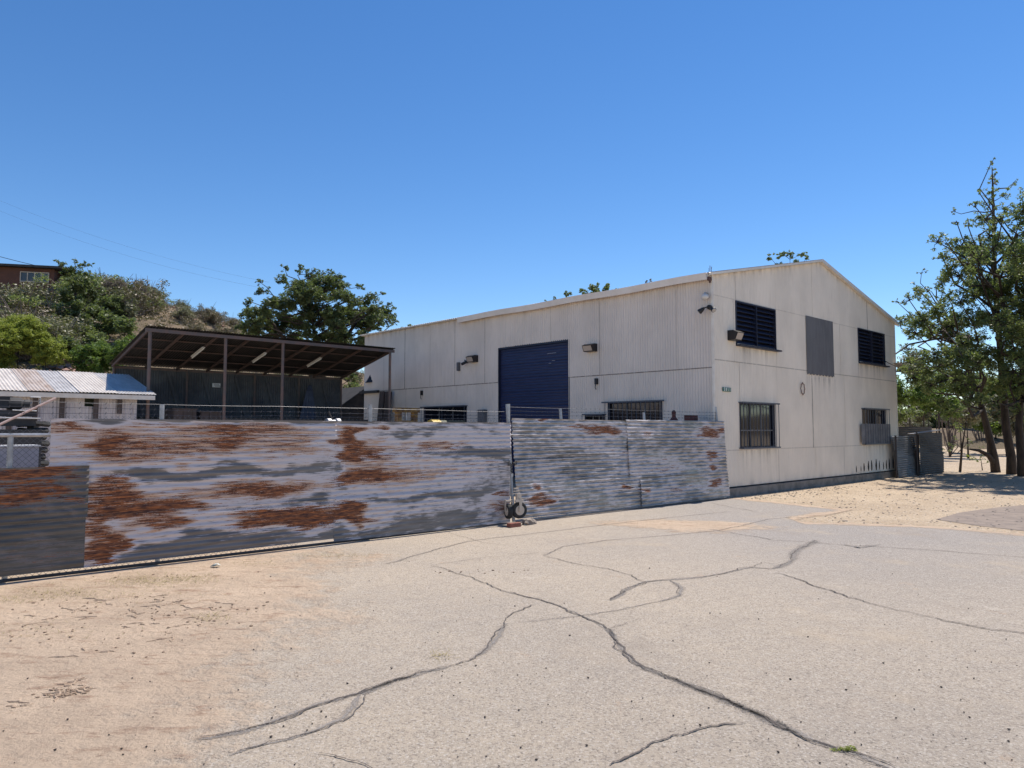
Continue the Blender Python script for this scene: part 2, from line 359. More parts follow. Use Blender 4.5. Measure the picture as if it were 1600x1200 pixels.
def corr(mb, O, across, along, nrm, s0, s1, lo, hi, amp=.009, pitch=.076, seg=8, rows=1, holes=(), levels=(), off=0.0, wob=0.0, uvo=(0, 0), ds=None, shade_stain=False):
    """corrugated sheet: ridges run in direction `along`, wave in direction `across`"""
    O = np.asarray(O, float); n = max(2, int(round((s1 - s0) / (pitch / seg if ds is None else ds)))) + 1
    S = np.linspace(s0, s1, n)
    lo_ = np.array([lo(x) if callable(lo) else lo for x in S]); hi_ = np.array([hi(x) if callable(hi) else hi for x in S])
    lv = [('f', k / rows) for k in range(rows + 1)] if not levels and not holes else None
    if lv: H = np.stack([lo_ + (hi_ - lo_) * k for _, k in lv])
    else:
        L = sorted(set([x for x in levels] + [h for ho in holes for h in (ho[2], ho[3])]))
        L = [x for x in L if x > lo_.min() + 1e-4]
        H = [lo_] + [np.clip(np.full(n, x), lo_, hi_) for x in L if x < hi_.max() - 1e-4] + [hi_]; H = np.stack(H)
    R = H.shape[0]
    W = amp * np.cos(2 * np.pi * S / pitch)
    verts = O + S[None, :, None] * across + H[:, :, None] * along + (W[None, :, None] + off) * nrm
    if wob:
        w = np.array([[mnoise.noise(Vector((s * .9 + off * 99, h * 1.1, 3.3 + off * 50))) for s in S] for h in H.mean(1)]) * wob
        verts = verts + w[:, :, None] * nrm
    fs = []
    for r in range(R - 1):
        for i in range(n - 1):
            if H[r + 1, i] - H[r, i] < 1e-5 and H[r + 1, i + 1] - H[r, i + 1] < 1e-5: continue
            sc, hc = (S[i] + S[i + 1]) / 2, (H[r, i] + H[r + 1, i]) / 2
            if any(a < sc < b and c < hc < d for a, b, c, d in holes): continue
            k = r * n + i; fs.append((k, k + 1, k + n + 1, k + n))
    uvs = [(S[i] + uvo[0], H[r, i] + uvo[1], min(i, 9), H[r, i] - lo_[i], random.random()) for r in range(R) for i in range(n)] if shade_stain else [(S[i] + uvo[0], H[r, i] + uvo[1]) for r in range(R) for i in range(n)]
    mb.add(verts.reshape(-1, 3), fs, [u_[:2] for u_ in uvs])
    return uvs
def copy_tree(o, parent=None):
    c = o.copy(); COL.objects.link(c); c.parent = parent
    for ch in list(o.children): copy_tree(ch, c)
    return c
# ------------------------------------------------------------------ ground, pavement, hills
HIDE = []
CREST = [(-1500, 420), (-400, 425), (0, 452), (60, 458), (130, 462), (200, 472), (240, 480), (280, 488), (330, 500), (370, 514), (450, 550), (560, 585), (700, 628), (1000, 652), (1400, 645), (1500, 640), (1600, 638), (2200, 620), (3000, 600)]
def crest_y(px): return float(np.interp(px, [c[0] for c in CREST], [c[1] for c in CREST]))
def terrain(x, y):
    if y < 5: return 0.0
    px = 800 + FPX * x / y
    yc = np.interp(px, [-1500, 300, 700, 1300, 3000], [62, 66, 80, 95, 95]); y0 = np.interp(px, [-1500, -300, 250, 420, 700, 1300, 3000], [20, 25, 27, 34, 45, 48, 48])
    zc = EYE + (671 - crest_y(px)) / FPX * yc
    t = (y - y0) / (yc - y0)
    if t <= 0: return 0.0
    if t > 1: return max(zc - (y - yc) * .18, -3.0)
    t2 = t ** .85
    h = zc * (t2 * (1.5 - .5 * t2))
    h += (mnoise.noise(Vector((x * .16, y * .16, 1))) * .8 + mnoise.noise(Vector((x * .5, y * .5, 4))) * .25) * min(1, t * 5) * min(1, zc / 6)
    return max(h, 0)
xs = np.concatenate([-np.geomspace(1500, 72, 12), np.arange(-70, 70.1, 1.4), np.geomspace(72, 1500, 12)])
ys = np.concatenate([[-60, -30, -10], np.arange(0, 115.1, 1.4), np.geomspace(118, 2500, 14)])
mb = MB(); vv = [(x, y, terrain(x, y) if y < 600 else -3) for y in ys for x in xs]
nx = len(xs); mb.add(vv, [(j * nx + i, j * nx + i + 1, (j + 1) * nx + i + 1, (j + 1) * nx + i) for j in range(len(ys) - 1) for i in range(nx - 1)])
gr = mb.build('ground', [M['ground'], M['hill']], smooth=True)
me = gr.data
for p in me.polygons:
    c = p.center
    if c.z > .35: p.material_index = 1
tag(gr, 'tan gravel and dirt ground rising into a scrubby hill', kind='structure')

def in_poly(x, y, poly):
    c = False; j = len(poly) - 1
    for i in range(len(poly)):
        if (poly[i][1] > y) != (poly[j][1] > y) and x < (poly[j][0] - poly[i][0]) * (y - poly[i][1]) / (poly[j][1] - poly[i][1]) + poly[i][0]: c = not c
        j = i
    return c
edge = [G(*p)[:2] for p in [(800, 806), (1137, 777), (1180, 781), (1235, 787), (1290, 793), (1335, 797), (1310, 803), (1245, 811), (1255, 816), (1330, 818), (1420, 821), (1500, 826), (1600, 835), (1700, 842)]]
poly = [(-16, -6), (-16, 4)] + [(-7.2, 5.7)] + [tuple(e) for e in edge] + [(22, 9), (22, -6)]
def seg_d(x, y, poly):
    b = 9
    for i in range(len(poly)):
        ax, ay = poly[i]; bx, by = poly[(i + 1) % len(poly)]; dx, dy = bx - ax, by - ay
        t = max(0, min(1, ((x - ax) * dx + (y - ay) * dy) / (dx * dx + dy * dy))); b = min(b, math.hypot(x - ax - t * dx, y - ay - t * dy))
    return b
gx = np.arange(-16, 22.01, .14); gy = np.arange(-6, 17.5, .14); mb = MB(); n = len(gx)
vs3 = []; dirt = []; grey = []
BL = [(1090, 822, 130, 12, .85), (980, 818, 80, 6, .4), (560, 870, 130, 14, .35), (1450, 985, 100, 14, .12), (1300, 900, 160, 14, .12), (200, 1180, 90, 20, .25), (575, 1165, 30, 8, .5), (690, 1010, 20, 5, .35), (1180, 800, 60, 4, .3)]
ellg = [(G(a, b), abs(G(a + c, b)[0] - G(a - c, b)[0]) / 2, abs(G(a, b - d)[1] - G(a, b + d)[1]) / 2, e) for a, b, c, d, e in BL]
for y in gy:
    for x in gx:
        vs3.append((x, y, .006))
        ed = seg_d(x, y, poly) if (y > 5 and x > -8) else 9
        edge_x = np.interp(y, [-6, 3.5, 5, 6.5, 8, 9.5, 12], [-1.7, -1.55, -1.35, -1.4, -1.9, -2.7, -5])
        d = np.clip((edge_x - x) / 2.6 + .42, 0, 1)
        for c, rx, ry, e in ellg: d += e * math.exp(-(((x - c[0]) / rx) ** 2 + ((y - c[1]) / ry) ** 2))
        d += max(0, (.55 - ed) / .55) * (1.0 if x > 5 else .15)
        dirt.append(min(d, 1.2))
        gpx = 800 + FPX * x / max(y, .5)
        grey.append(np.clip((y - 7.5) / 5, 0, 1) * np.clip((gpx - 900) / 300, 0, 1) + .35 * np.clip((x - 1) / 3, 0, 1))
fs = []
for j in range(len(gy) - 1):
    for i in range(n - 1):
        if in_poly(gx[i] + .07, gy[j] + .07, poly): k = j * n + i; fs.append((k, k + 1, k + n + 1, k + n))
mb.add(vs3, fs)
tag(mb.build('pavement', M['pave'], attrs={'dirt': dirt, 'grey': np.clip(grey, 0, 1)}), 'sun bleached cracked asphalt forecourt drifted with sand on its left', kind='structure')
mb = MB(); pg = [G(*p) + [0, 0, .005] for p in [(1462, 812), (1500, 801), (1560, 793), (1640, 786), (1800, 790), (1900, 830), (1700, 836), (1600, 830), (1530, 822)]]
mb.add(pg, [tuple(range(len(pg)))[::-1]]); tag(mb.build('road', M['oldpave']), 'brownish old asphalt beyond the gravel strip', kind='structure')

def ribbon(mb, px, w, z, jit=.02, step=.03):
    pts = np.array([G(a, b)[:2] for a, b in px]); seg = np.linalg.norm(np.diff(pts, axis=0), axis=1); L = np.concatenate([[0], np.cumsum(seg)])
    n = max(3, int(L[-1] / step)); T = np.linspace(0, L[-1], n)
    q = np.stack([np.interp(T, L, pts[:, 0]), np.interp(T, L, pts[:, 1])], 1)
    ph = random.random() * 100
    q += np.array([[mnoise.noise(Vector((t * 2.2, ph, 0))) * jit * 2 + mnoise.noise(Vector((t * 9, ph, 2))) * jit + mnoise.noise(Vector((t * 24, ph, 3))) * .012, mnoise.noise(Vector((t * 2.2, ph, 5))) * jit * 2 + mnoise.noise(Vector((t * 9, ph, 7))) * jit + mnoise.noise(Vector((t * 24, ph, 8))) * .012] for t in T])
    d = np.gradient(q, axis=0); d /= np.linalg.norm(d, axis=1)[:, None] + 1e-9; nn = np.stack([-d[:, 1], d[:, 0]], 1)
    vs_ = []; uv = []
    for i in range(n):
        ww = w * (.7 + .6 * (mnoise.noise(Vector((T[i] * 1.7, ph, 9))) + .5)) * min(1, .25 + i / 6, .25 + (n - 1 - i) / 6)
        vs_ += [(*(q[i] + nn[i] * ww / 2), z), (*(q[i] - nn[i] * ww / 2), z)]; uv += [(T[i], 0), (T[i], 1)]
    mb.add(vs_, [(2 * i, 2 * i + 1, 2 * i + 3, 2 * i + 2) for i in range(n - 1)], uv)
C1 = [(672, 885), (700, 892), (735, 903), (785, 925), (830, 935), (880, 950), (910, 965), (935, 975), (950, 985), (962, 1003), (975, 1020), (1000, 1040), (1040, 1058), (1075, 1072), (1110, 1085), (1150, 1102), (1200, 1125), (1250, 1150), (1300, 1170), (1345, 1185), (1400, 1208)]
C2 = [(835, 945), (800, 962), (790, 975), (775, 1000), (755, 1020), (735, 1032), (700, 1045), (650, 1055), (600, 1070), (560, 1085), (500, 1103), (440, 1125), (380, 1145), (310, 1158)]
C3 = [(565, 1085), (555, 1108), (530, 1130), (480, 1150), (420, 1165), (360, 1185)]
C4 = [(1275, 845), (1245, 860), (1235, 880), (1205, 890), (1170, 888), (1100, 903), (1010, 910), (975, 925), (955, 940)]
C5 = [(1050, 908), (1065, 920), (1060, 932), (1030, 942), (960, 955), (900, 965), (810, 975)]
C6 = [(1213, 895), (1280, 918), (1340, 937), (1400, 955), (1470, 970), (1540, 983), (1600, 992), (1680, 1000)]
C7 = [(1120, 830), (1200, 843), (1280, 850), (1400, 857), (1500, 864), (1600, 872), (1700, 880)]
C8 = [(850, 870), (890, 880), (950, 890), (985, 900), (1005, 911)]
C9 = [(1165, 1127), (1110, 1130), (1085, 1142), (1040, 1160), (1000, 1180), (950, 1205)]
C10 = [(600, 883), (680, 860), (740, 845), (830, 835), (950, 820), (1060, 808), (1140, 800)]
C11 = [(700, 832), (725, 840), (760, 850), (800, 853)]
C12 = [(1110, 786), (1150, 795), (1185, 801)]; C13 = [(495, 1180), (540, 1195), (600, 1215)]
C14 = [(850, 870), (880, 855), (950, 845), (1040, 838), (1120, 830), (1160, 822), (1200, 812), (1245, 808)]; C15 = [(672, 885), (760, 872), (850, 865)]
C16 = [(1170, 888), (1190, 881), (1215, 883), (1232, 884)]; C17 = [(950, 985), (975, 978), (1000, 968)]
mb = MB()
for px, w in ((C1[9:], .17), (C1[3:10], .06), (C2[2:6], .15), (C2[6:], .13), (C3, .13), (C4[:4], .30), (C4[3:], .12), (C5[:4], .13), (C5[3:], .05), (C4[6:], .07), (C10, .07), (C14, .06), ([(1320, 852), (1345, 857), (1375, 852)], .3), ([(960, 1003), (955, 985), (965, 1010)], .1), (C1[12:18], .24), (C2[7:10], .19)): ribbon(mb, px, w, .010, .02)
tag(mb.build('crack_sealant', M['sealant']), 'dull grey tar smeared along the pavement cracks', kind='structure')
mb = MB()
for px, w in ((C1, .022), (C2, .017), (C3, .011), (C4, .018), (C5, .008), (C6, .024), (C7, .026), (C8, .020), (C9, .020), (C10, .014), (C11, .012), (C12, .02), (C13, .02), (C14, .014), (C15, .01), (C16, .015), (C17, .012), (C1[9:], .016), (C2[6:], .010)): ribbon(mb, px, w, .013, .030, .02)
tag(mb.build('pavement_crack', M['crack']), 'dark winding cracks in the pavement', kind='structure')
# gravel, seed pods and clods
def rocks(pts, smin, smax, m, name, label, flat=.6, sc=None):
    mb = MB(); base = np.array([(1, 0, 0), (-1, 0, 0), (0, 1, 0), (0, -1, 0), (0, 0, 1), (0, 0, -1), (.6, .6, .5), (-.6, .6, .5), (.6, -.6, .5), (-.6, -.6, .5)], float)
    F = [(0, 6, 8), (6, 4, 8), (6, 7, 4), (2, 7, 6), (0, 2, 6), (7, 1, 9), (7, 9, 4), (4, 9, 8), (9, 3, 8), (0, 8, 3), (1, 7, 2), (1, 3, 9), (0, 3, 5), (3, 1, 5), (1, 2, 5), (2, 0, 5)]
    for x, y, z in pts:
        s = random.uniform(smin, smax) * random.uniform(.6, 1); th = random.random() * 6.3; k = base * [s, s * random.uniform(.5, 1), s * flat] * RNG.uniform(.75, 1.2, (10, 1))
        c, sn = math.cos(th), math.sin(th)
        mb.add(np.stack([k[:, 0] * c - k[:, 1] * sn + x, k[:, 0] * sn + k[:, 1] * c + y, k[:, 2] + z + s * .1], 1), F)
    return tag(mb.build(name, m), label, kind='stuff')
pts = []
for _ in range(260):
    px, py = random.uniform(0, 1600), 850 + 350 * random.random() ** .8; g = G(px, py, .01)
    pts.append(g)
rocks(pts, .004, .012, mat('dark_pod', (.04, .028, .022), .8), 'pebbles', 'dark pebbles and seed pods strewn over the pavement')
pts = []
for _ in range(900):
    px = random.uniform(1140, 1640); py = random.uniform(752, 830); g = G(px, py, 0)
    if not in_poly(g[0], g[1], poly) and np.dot(g - C0, V) < -.1: pts.append(g)
for _ in range(200): 
    a = random.uniform(.2, 6); g = P(a, -random.uniform(.1, .9)); pts.append(g)
rocks(pts, .008, .035, M['stone'], 'gravel', 'loose gravel on the dirt by the warehouse')
pts = []
for cx, cy, n_, sp in ((150, 940, 60, 60), (230, 950, 60, 60), (240, 960, 30, 30), (330, 970, 30, 30), (110, 1080, 70, 16), (90, 1085, 40, 16), (270, 900, 40, 60), (370, 950, 20, 30), (140, 985, 40, 60), (60, 980, 40, 50), (200, 1000, 40, 100), (780, 893, 20, 40), (720, 895, 14, 15)):
    for _ in range(int(n_ * .55)): pts.append(G(cx + random.gauss(0, sp), max(905, cy + random.gauss(0, sp * .16)) if cy > 900 else cy + random.gauss(0, 3), .008))
rocks(pts, .004, .022, mat('clod', (.27, .19, .13), .95), 'dirt_clods', 'small brown clods and twigs in the drifted dirt', .5)
mb = MB()
for cx, cy, L_, n_ in ((150, 945, 60, 7), (235, 950, 50, 8), (215, 975, 60, 5), (330, 955, 40, 4), (265, 940, 30, 6), (120, 962, 40, 4), (370, 951, 40, 3), (60, 965, 40, 3), (110, 1075, 26, 8), (95, 1085, 22, 6), (35, 1100, 22, 3), (270, 998, 22, 3), (140, 1020, 60, 3), (300, 975, 30, 3)):
    for _ in range(n_):
        g = G(cx + random.gauss(0, L_ * .5), cy + random.gauss(0, 6), .005); th = random.uniform(-1.2, 1.3); ln = random.uniform(.05, .20); m_ = 6
        ps = [g + np.array([math.cos(th) * ln * (k / m_ - .5) + random.gauss(0, .008), math.sin(th) * ln * (k / m_ - .5) + random.gauss(0, .008), .002]) for k in range(m_ + 1)]
        mb.tube(ps, [.003 + .006 * math.sin(math.pi * k / m_) * random.uniform(.5, 1.2) for k in range(m_ + 1)], 5)
tag(mb.build('dirt_ridges', mat('trodden_dirt', rough=.95, fn=f_two((.45, .335, .24), (.33, .235, .165), 30, bump=.8))), 'low crumbly ridges of trodden dirt in front of the gate', kind='stuff')
mb = MB()
for cx, cy, sx, sy, n_ in ((235, 907, 45, 5, 900), (300, 903, 25, 4, 300), (90, 928, 45, 5, 500), (20, 938, 25, 4, 150), (520, 868, 40, 2.5, 260), (330, 965, 20, 4, 150), (690, 1025, 12, 4, 60), (400, 880, 20, 2.5, 100), (180, 925, 70, 10, 350), (70, 985, 60, 8, 150)):
    for _ in range(n_):
        g = G(cx + random.gauss(0, sx), cy + random.gauss(0, sy), .01); th = random.random() * 6.3; L = random.uniform(.01, .04); d = np.array([math.cos(th), math.sin(th), random.uniform(0, .5)]) * L; w = np.array([-math.sin(th), math.cos(th), 0]) * .0025
        mb.add([g - w, g + w, g + d + w * .4, g + d - w * .4], [(0, 1, 2, 3)])
tag(mb.build('dry_grass', mat('straw', (.30, .24, .11), .9)), 'patches of dry straw and dead grass in front of the gate', kind='stuff')
# ------------------------------------------------------------------ warehouse
WID, LEN, EAVE, RIDGE, BASE = 11.6, 15.27, 5.27, 6.50, .235
wh = thing('warehouse', P(0, 0), 'large cream corrugated metal warehouse with low gable roof and navy door', 'building')
def gz(s): return EAVE + (RIDGE - EAVE) * (1 - abs(s - WID / 2) / (WID / 2)) - .03
def gbox(x0, x1, yt, yb):
    s0, z1 = GP(x0, yt); s1, _ = GP(x1, yt); _, z0 = GP(x0, yb); return s0, s1, z0, z1
def wbox(x0, x1, yt, yb):
    b1, z1 = WP(x0, yt); b0, _ = WP(x1, yt); _, z0 = WP(x0, yb); return b0, b1, z0, z1
L1, L2 = gbox(1148, 1208, 472, 536), gbox(1339, 1379, 514, 564)
PN = gbox(1257, 1299, 493, 584); W1, W2 = gbox(1155, 1208, 631, 698), gbox(1346, 1382, 640, 692)
DR = wbox(779, 889, 544, 700); DR = (DR[0], DR[1], .02, DR[3])
W3 = wbox(952, 1034, 631, 690); W4 = wbox(664, 729, 638, 668); W4 = (W4[0], W4[1], 1.0, W4[3]); W3 = (W3[0], W3[1], 1.0, W3[3])
W5 = wbox(916, 945, 650, 690); W5 = (W5[0], W5[1], 1.0, W5[3])
print('openings', L1, L2, PN, W1, W2, DR, W3, W4, W5)
def seam_shade_stain(uv, hz, vt, side=False):
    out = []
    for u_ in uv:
        d = max(hz if u_[3] < .019 else 0, vt if u_[2] < 2 else 0); s_, z_ = u_[0], u_[1]  # hz, vt: dark lines painted along sheet seams to stand for shadow gaps
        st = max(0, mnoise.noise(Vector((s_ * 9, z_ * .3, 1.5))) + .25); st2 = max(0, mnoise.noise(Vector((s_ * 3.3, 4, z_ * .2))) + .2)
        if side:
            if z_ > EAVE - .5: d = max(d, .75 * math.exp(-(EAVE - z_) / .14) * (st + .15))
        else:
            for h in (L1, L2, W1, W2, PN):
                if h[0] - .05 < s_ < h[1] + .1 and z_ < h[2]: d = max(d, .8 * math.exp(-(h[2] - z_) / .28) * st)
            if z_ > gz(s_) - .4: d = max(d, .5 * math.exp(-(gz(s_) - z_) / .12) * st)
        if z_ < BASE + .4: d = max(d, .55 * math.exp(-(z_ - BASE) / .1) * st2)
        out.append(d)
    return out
mb = MB(); uvs = []; gs = []
bands = [(BASE, 1.12, 0, 0), (1.09, 3.27, .004, 0), (3.23, 4.80, .008, 0), (4.76, 99, .012, 0)]
for bi, (z0, z1, o, _) in enumerate(bands):
    s = 0.0; k = 0
    while s < WID - .01:
        w = min((.684, .76, .608)[(bi + k) % 3] * 1.5, WID - s); s2 = s + w
        if WID - s2 < .3: s2 = WID
        holes = [h for h in (L1, L2, W1, W2) if h[0] < s2 and h[1] > s and h[2] < z1 and h[3] > z0]
        uvs += corr(mb, P(0, -.0), U, Z, -V, s, min(s2 + .03, WID), z0, (lambda q, z1=z1: min(z1, gz(q))), amp=.008, holes=holes, levels=[z0 + .018, z0 + .03] + list(np.arange(z0 + .1, min(z1, 6.6), .11)), off=.012 + o + (.0035 if k % 2 else 0), seg=6, shade_stain=True)
        gs += seam_shade_stain(uvs, (0, .30, .5, .22)[bi], random.choice((0, 0, .35, .8)) if bi in (1, 3) else random.choice((0, .25))); uvs = []
        s = s2; k += 1
dd = gs
wall_g = mb.build('wall', M['siding_gable'], wh, attrs={'dirt': dd})  # dirt attribute carries painted seam shadows as well as stains
# rust spikes eaten into the bottom edge of the gable sheets
RSM = mat('rust_black', (.028, .018, .016), .95)
for i, px in enumerate((1337, 1344, 1349, 1356, 1361, 1368, 1373, 1379.5, 1384, 1388.5, 1394.5, 1399)):
    s, _ = GP(px, 730); h = (.13, .12, .17, .21, .22, .24, .2, .16, .2, .23, .3, .22)[i] * 1.5; w = (.022, .026, .045, .055, .05, .065, .035, .03, .04, .05, .055, .045)[i]
    s = min(s, WID - .05)
    O = P(s, -.0245 - .002, BASE + .06); mb = MB(); mb.add([O - U * w * .55, O + U * w * .55, O + U * w + Z * h * .45, O + U * w * .25 + Z * h, O - U * w * .3 + Z * h * .95, O - U * w + Z * h * .4], [(0, 1, 2, 3, 4, 5)]); mb.build('rust_stain', RSM, wh)
mb = MB(); uvs = []
gs = []
for bi, (z0, z1) in enumerate(((.2, 3.08), (3.04, EAVE))):
    s = 0.0; k = 0
    while s < LEN - .01:
        w = (.684, .76, .608, .836)[(bi * 2 + k) % 4] * (1.0 if s > 4.5 else 1.6); s2 = min(s + w, LEN)
        if LEN - s2 < .3: s2 = LEN
        holes = [h for h in (DR, W3, W4, W5) if h[0] < s2 and h[1] > s and h[2] < z1 and h[3] > z0]
        uvs += corr(mb, P(0, 0), V, Z, -U, s, min(s2 + .02, LEN), z0, z1, amp=.009, holes=holes, levels=[z0 + .018, z0 + .03] + list(np.arange(z0 + .2, z1 - .5, .5)) + list(np.arange(z1 - .5, z1 - .03, .07)), off=.012 + .006 * bi + (.004 if k % 2 else 0), seg=6, shade_stain=True)
        gs += seam_shade_stain(uvs, bi * .85, random.choice((0, .3, .5, .9)) if bi and s > 3.4 else random.choice((0, 0, .25)), True); uvs = []
        s = s2; k += 1
mb.build('wall', M['siding_side'], wh, attrs={'dirt': gs})  # side wall: same mix of painted seam shadow and real staining
mb = MB()   # rear and far side, plain corrugation
corr(mb, P(0, LEN), U, Z, V, 0, WID, .1, gz, seg=4); corr(mb, P(WID, 0), V, Z, U, 0, LEN, .1, EAVE, seg=4)
mb.build('wall', M['siding_side'], wh, attrs={'dirt': [0] * mb.n})
mb = MB()   # concrete base; gable side steps forward
mb.lbox(-.02, WID + .03, -.09, .25, -.3, BASE - .03); mb.lbox(-.05, .2, .25, LEN, -.3, .17)
mb.build('concrete_base', M['concrete'], wh)
mb = MB()
mb.box(P(-.012, -.012, (BASE + EAVE) / 2), .05, .05, EAVE - BASE, U, V)
mb.build('corner_trim', M['cream_trim'], wh); mb = MB()
mb.box(P(WID + .01, -.012, (BASE + EAVE) / 2), .05, .05, EAVE - BASE, U, V)
mb.build('corner_trim', M['cream_trim'], wh)
rf = MB()
for sgn, a0 in ((1, -.16), (-1, WID + .16)):
    d = U * sgn * (WID / 2 + .16) + Z * (RIDGE - EAVE) * (WID / 2 + .16) / (WID / 2)
    L = np.linalg.norm(d); d = d / L; nn = np.cross(V, d) * sgn; nn = nn if nn[2] > 0 else -nn
    corr(rf, P(a0, 0, EAVE - (RIDGE - EAVE) * .16 / (WID / 2) + .035), V, d, nn, -.10, LEN + .15, 0, L, amp=.01, pitch=.11, seg=4)
roof = rf.build('roof', M['roof_metal'], wh)
mb = MB()
e0 = EAVE + .0
for a0, a1 in ((-.16, WID / 2), (WID + .16, WID / 2)):
    za = EAVE - (RIDGE - EAVE) * .16 / (WID / 2); p, q = P(a0, -.085, za), P(a1, -.085, RIDGE)
    mb.beam(p, q, .10, .055 if a0 < 1 else .10)
mb.build('rake_trim', M['cream_trim'], wh)
mb = MB(); bg1 = WP(722, 500)[0]
prof = [(0, .02), (.012, -.10), (.11, -.13), (.135, .0), (.125, .0), (.10, -.11), (.02, -.09), (.01, .02)]
vs_ = []; 
for b in np.linspace(.02, bg1, 14):
    zz = EAVE + .0 + .012 * math.sin(b * 1.9)
    vs_ += [P(-.05 - x * 1.25, b, zz + y * 1.25) for x, y in prof]
k = len(prof); mb.add(vs_, [(i * k + j, i * k + (j + 1) % k, (i + 1) * k + (j + 1) % k, (i + 1) * k + j) for i in range(13) for j in range(k)])
mb.lbox(-.2, -.05, bg1, bg1 + .01, EAVE - .16, EAVE); mb.lbox(-.2, -.05, .0, .01, EAVE - .16, EAVE)
mb.build('gutter', mat('gutter_white', rough=.5, fn=f_two((.80, .73, .68), (.72, .64, .58), 2)), wh)
mb = MB(); mb.lbox(-.16, .02, bg1 + .02, LEN + .1, EAVE - .035, EAVE - .012); mb.build('fascia', M['cream_trim'], wh)
# gutter bracket and down-spout stub near the corner
mb = MB(); mb.lbox(-.20, -.08, -.05, .0, EAVE - .19, EAVE - .10); mb.tube([P(-.13, -.02, EAVE - .12), P(-.10, -.02, EAVE - .24)], .022); mb.build('gutter_bracket', M['rust_steel'], wh)
# roll-up door
b0, b1, z0, z1 = DR; mb = MB()
S = np.arange(z0, z1 - .02, .0125); uv = []
vs_ = []
for z in S:
    w = .014 * (abs(math.sin(math.pi * z / .085))) ** .6
    vs_ += [P(.075 - w, b0 + .02, z), P(.075 - w, b1 - .02, z)]
mb.add(vs_, [(2 * i, 2 * i + 1, 2 * i + 3, 2 * i + 2) for i in range(len(S) - 1)])
door = mb.build('roll_up_door', M['navy'], wh)
mb = MB(); 
for bb in (b0, b1): mb.lbox(-.015, .1, bb - .03, bb + .03, z0, z1)
mb.lbox(-.015, .12, b0 + .03, b1 - .03, z1 - .05, z1 + .02); mb.build('door_frame', M['navy_dark'], door)
SCM = mat('scratch', (.3, .3, .34), .7)
for bb, zz, L in ((b0 + .55, z1 - .33, .35), (b0 + .6, z1 - .55, .12), (b0 + .75, z1 - .62, .1)): mb = MB(); mb.lbox(.0585, .0605, bb, bb + L, zz, zz + .012); mb.build('scratch', SCM, door)
# louvred windows
for (s0, s1, z0, z1), lab in ((L1, 'larger navy louvred window'), (L2, 'smaller navy louvred window')):
    fr = MB(); t = .035
    for x0, x1, y0, y1 in ((s0 - t, s0, z0 - t, z1 + t), (s1, s1 + t, z0 - t, z1 + t), (s0, s1, z1, z1 + t), ((s0 + s1) / 2 - .015, (s0 + s1) / 2 + .015, z0, z1)): fr.lbox(x0, x1, -.05, .10, y0, y1)
    fr.lbox(s0 - .02, s1 + .12, -.16, .05, z0 - .07, z0 - .035)
    w = fr.build('louvred_window', M['navy_dark'], wh); w['label'] = lab
    nl = 9 if z1 - z0 > 1 else 8; 
    for i in range(nl):
        sl = MB(); zz = z0 + (i + .5) * (z1 - z0) / nl; h = (z1 - z0) / nl
        for c0, c1 in ((s0 + .002, (s0 + s1) / 2 - .017), ((s0 + s1) / 2 + .017, s1 - .002)):
            m = (c0 + c1) / 2; d = Z * .8 * h + V * .09; L = np.linalg.norm(d); sl.box(P(m, .02 if i else .02, zz), c1 - c0, .008, L * 1.15, U, np.cross(U, d / L), d / L)
        sl.build('slat', M['navy_dark'], w)
    bk = MB(); bk.lbox(s0, s1, .12, .13, z0 - .02, z1 + .02); bk.build('backing', M['black'], w)
# grey sheet panel
mb = MB(); s0, s1, z0, z1 = PN
corr(mb, P(0, 0), U, Z, -V, s0, s1, (lambda q: z0 + .015 * math.sin(q * 31)), z1, amp=.008, off=.040, seg=6, levels=[z0 + .3, (z0 + z1) / 2])
mb.build('sheet_panel', M['grey_panel'], wh)
# barred windows
def barred(O, A, Nn, s0, s1, z0, z1, nb, name='barred_window', over=.08, lab=None, sash=(.33, .66)):
    def Q(s, d, z): return O + A * s + Nn * d + Z * z
    fr = MB(); t = .03
    for x0, x1, y0, y1 in ((s0 - t, s0, z0 - t, z1 + t), (s1, s1 + t, z0 - t, z1 + t), (s0, s1, z0 - t, z0), (s0, s1, z1, z1 + t)):
        fr.box(Q((x0 + x1) / 2, -.015, (y0 + y1) / 2), x1 - x0, .09, y1 - y0, A, Nn)
    w = fr.build(name, M['navy_dark'], wh)
    if lab: w['label'] = lab
    g = MB(); g.box(Q((s0 + s1) / 2, -.05, (z0 + z1) / 2), s1 - s0, .01, z1 - z0, A, Nn); g.build('pane', M['glass'], w)
    m = MB()
    for k in sash: x = s0 + (s1 - s0) * k; m.box(Q(x, -.035, (z0 + z1) / 2), .03, .02, z1 - z0, A, Nn)
    m.box(Q((s0 + s1) / 2, -.033, z0 + (z1 - z0) * .38), s1 - s0, .02, .03, A, Nn); m.build('sash', M['grey_panel'], w)
    b = MB()
    for zz in (z0 - .04, z1 + .035): b.box(Q((s0 + s1) / 2, .13, zz), s1 - s0 + 2 * over, .035, .035, A, Nn)
    for sx in (s0 - .04, s1 + .04):
        b.box(Q(sx, .065, z1 + .035), .03, .12, .028, A, Nn); b.box(Q(sx, .065, z0 - .04), .03, .12, .028, A, Nn)
    for i in range(nb): x = s0 - .04 + (s1 - s0 + .08) * i / (nb - 1); b.box(Q(x, .13, (z0 + z1) / 2), .012, .012, z1 - z0 + .05, A, Nn)
    b.build('security_bars', M['bars'], w)
    return w
M['bars'] = mat('bars_navy', (.075, .085, .11), .5)
wa = barred(P(0, 0), U, -V, *W1, 12)
barred(P(0, 0), U, -V, *W2, 11, lab='barred window half covered by a corrugated sheet')
wb = barred(P(0, 0), V, -U, *W3, 13, over=.15)
wc = barred(P(0, 0), V, -U, *W4, 3, over=.1, lab='barless three pane window low in the side wall')
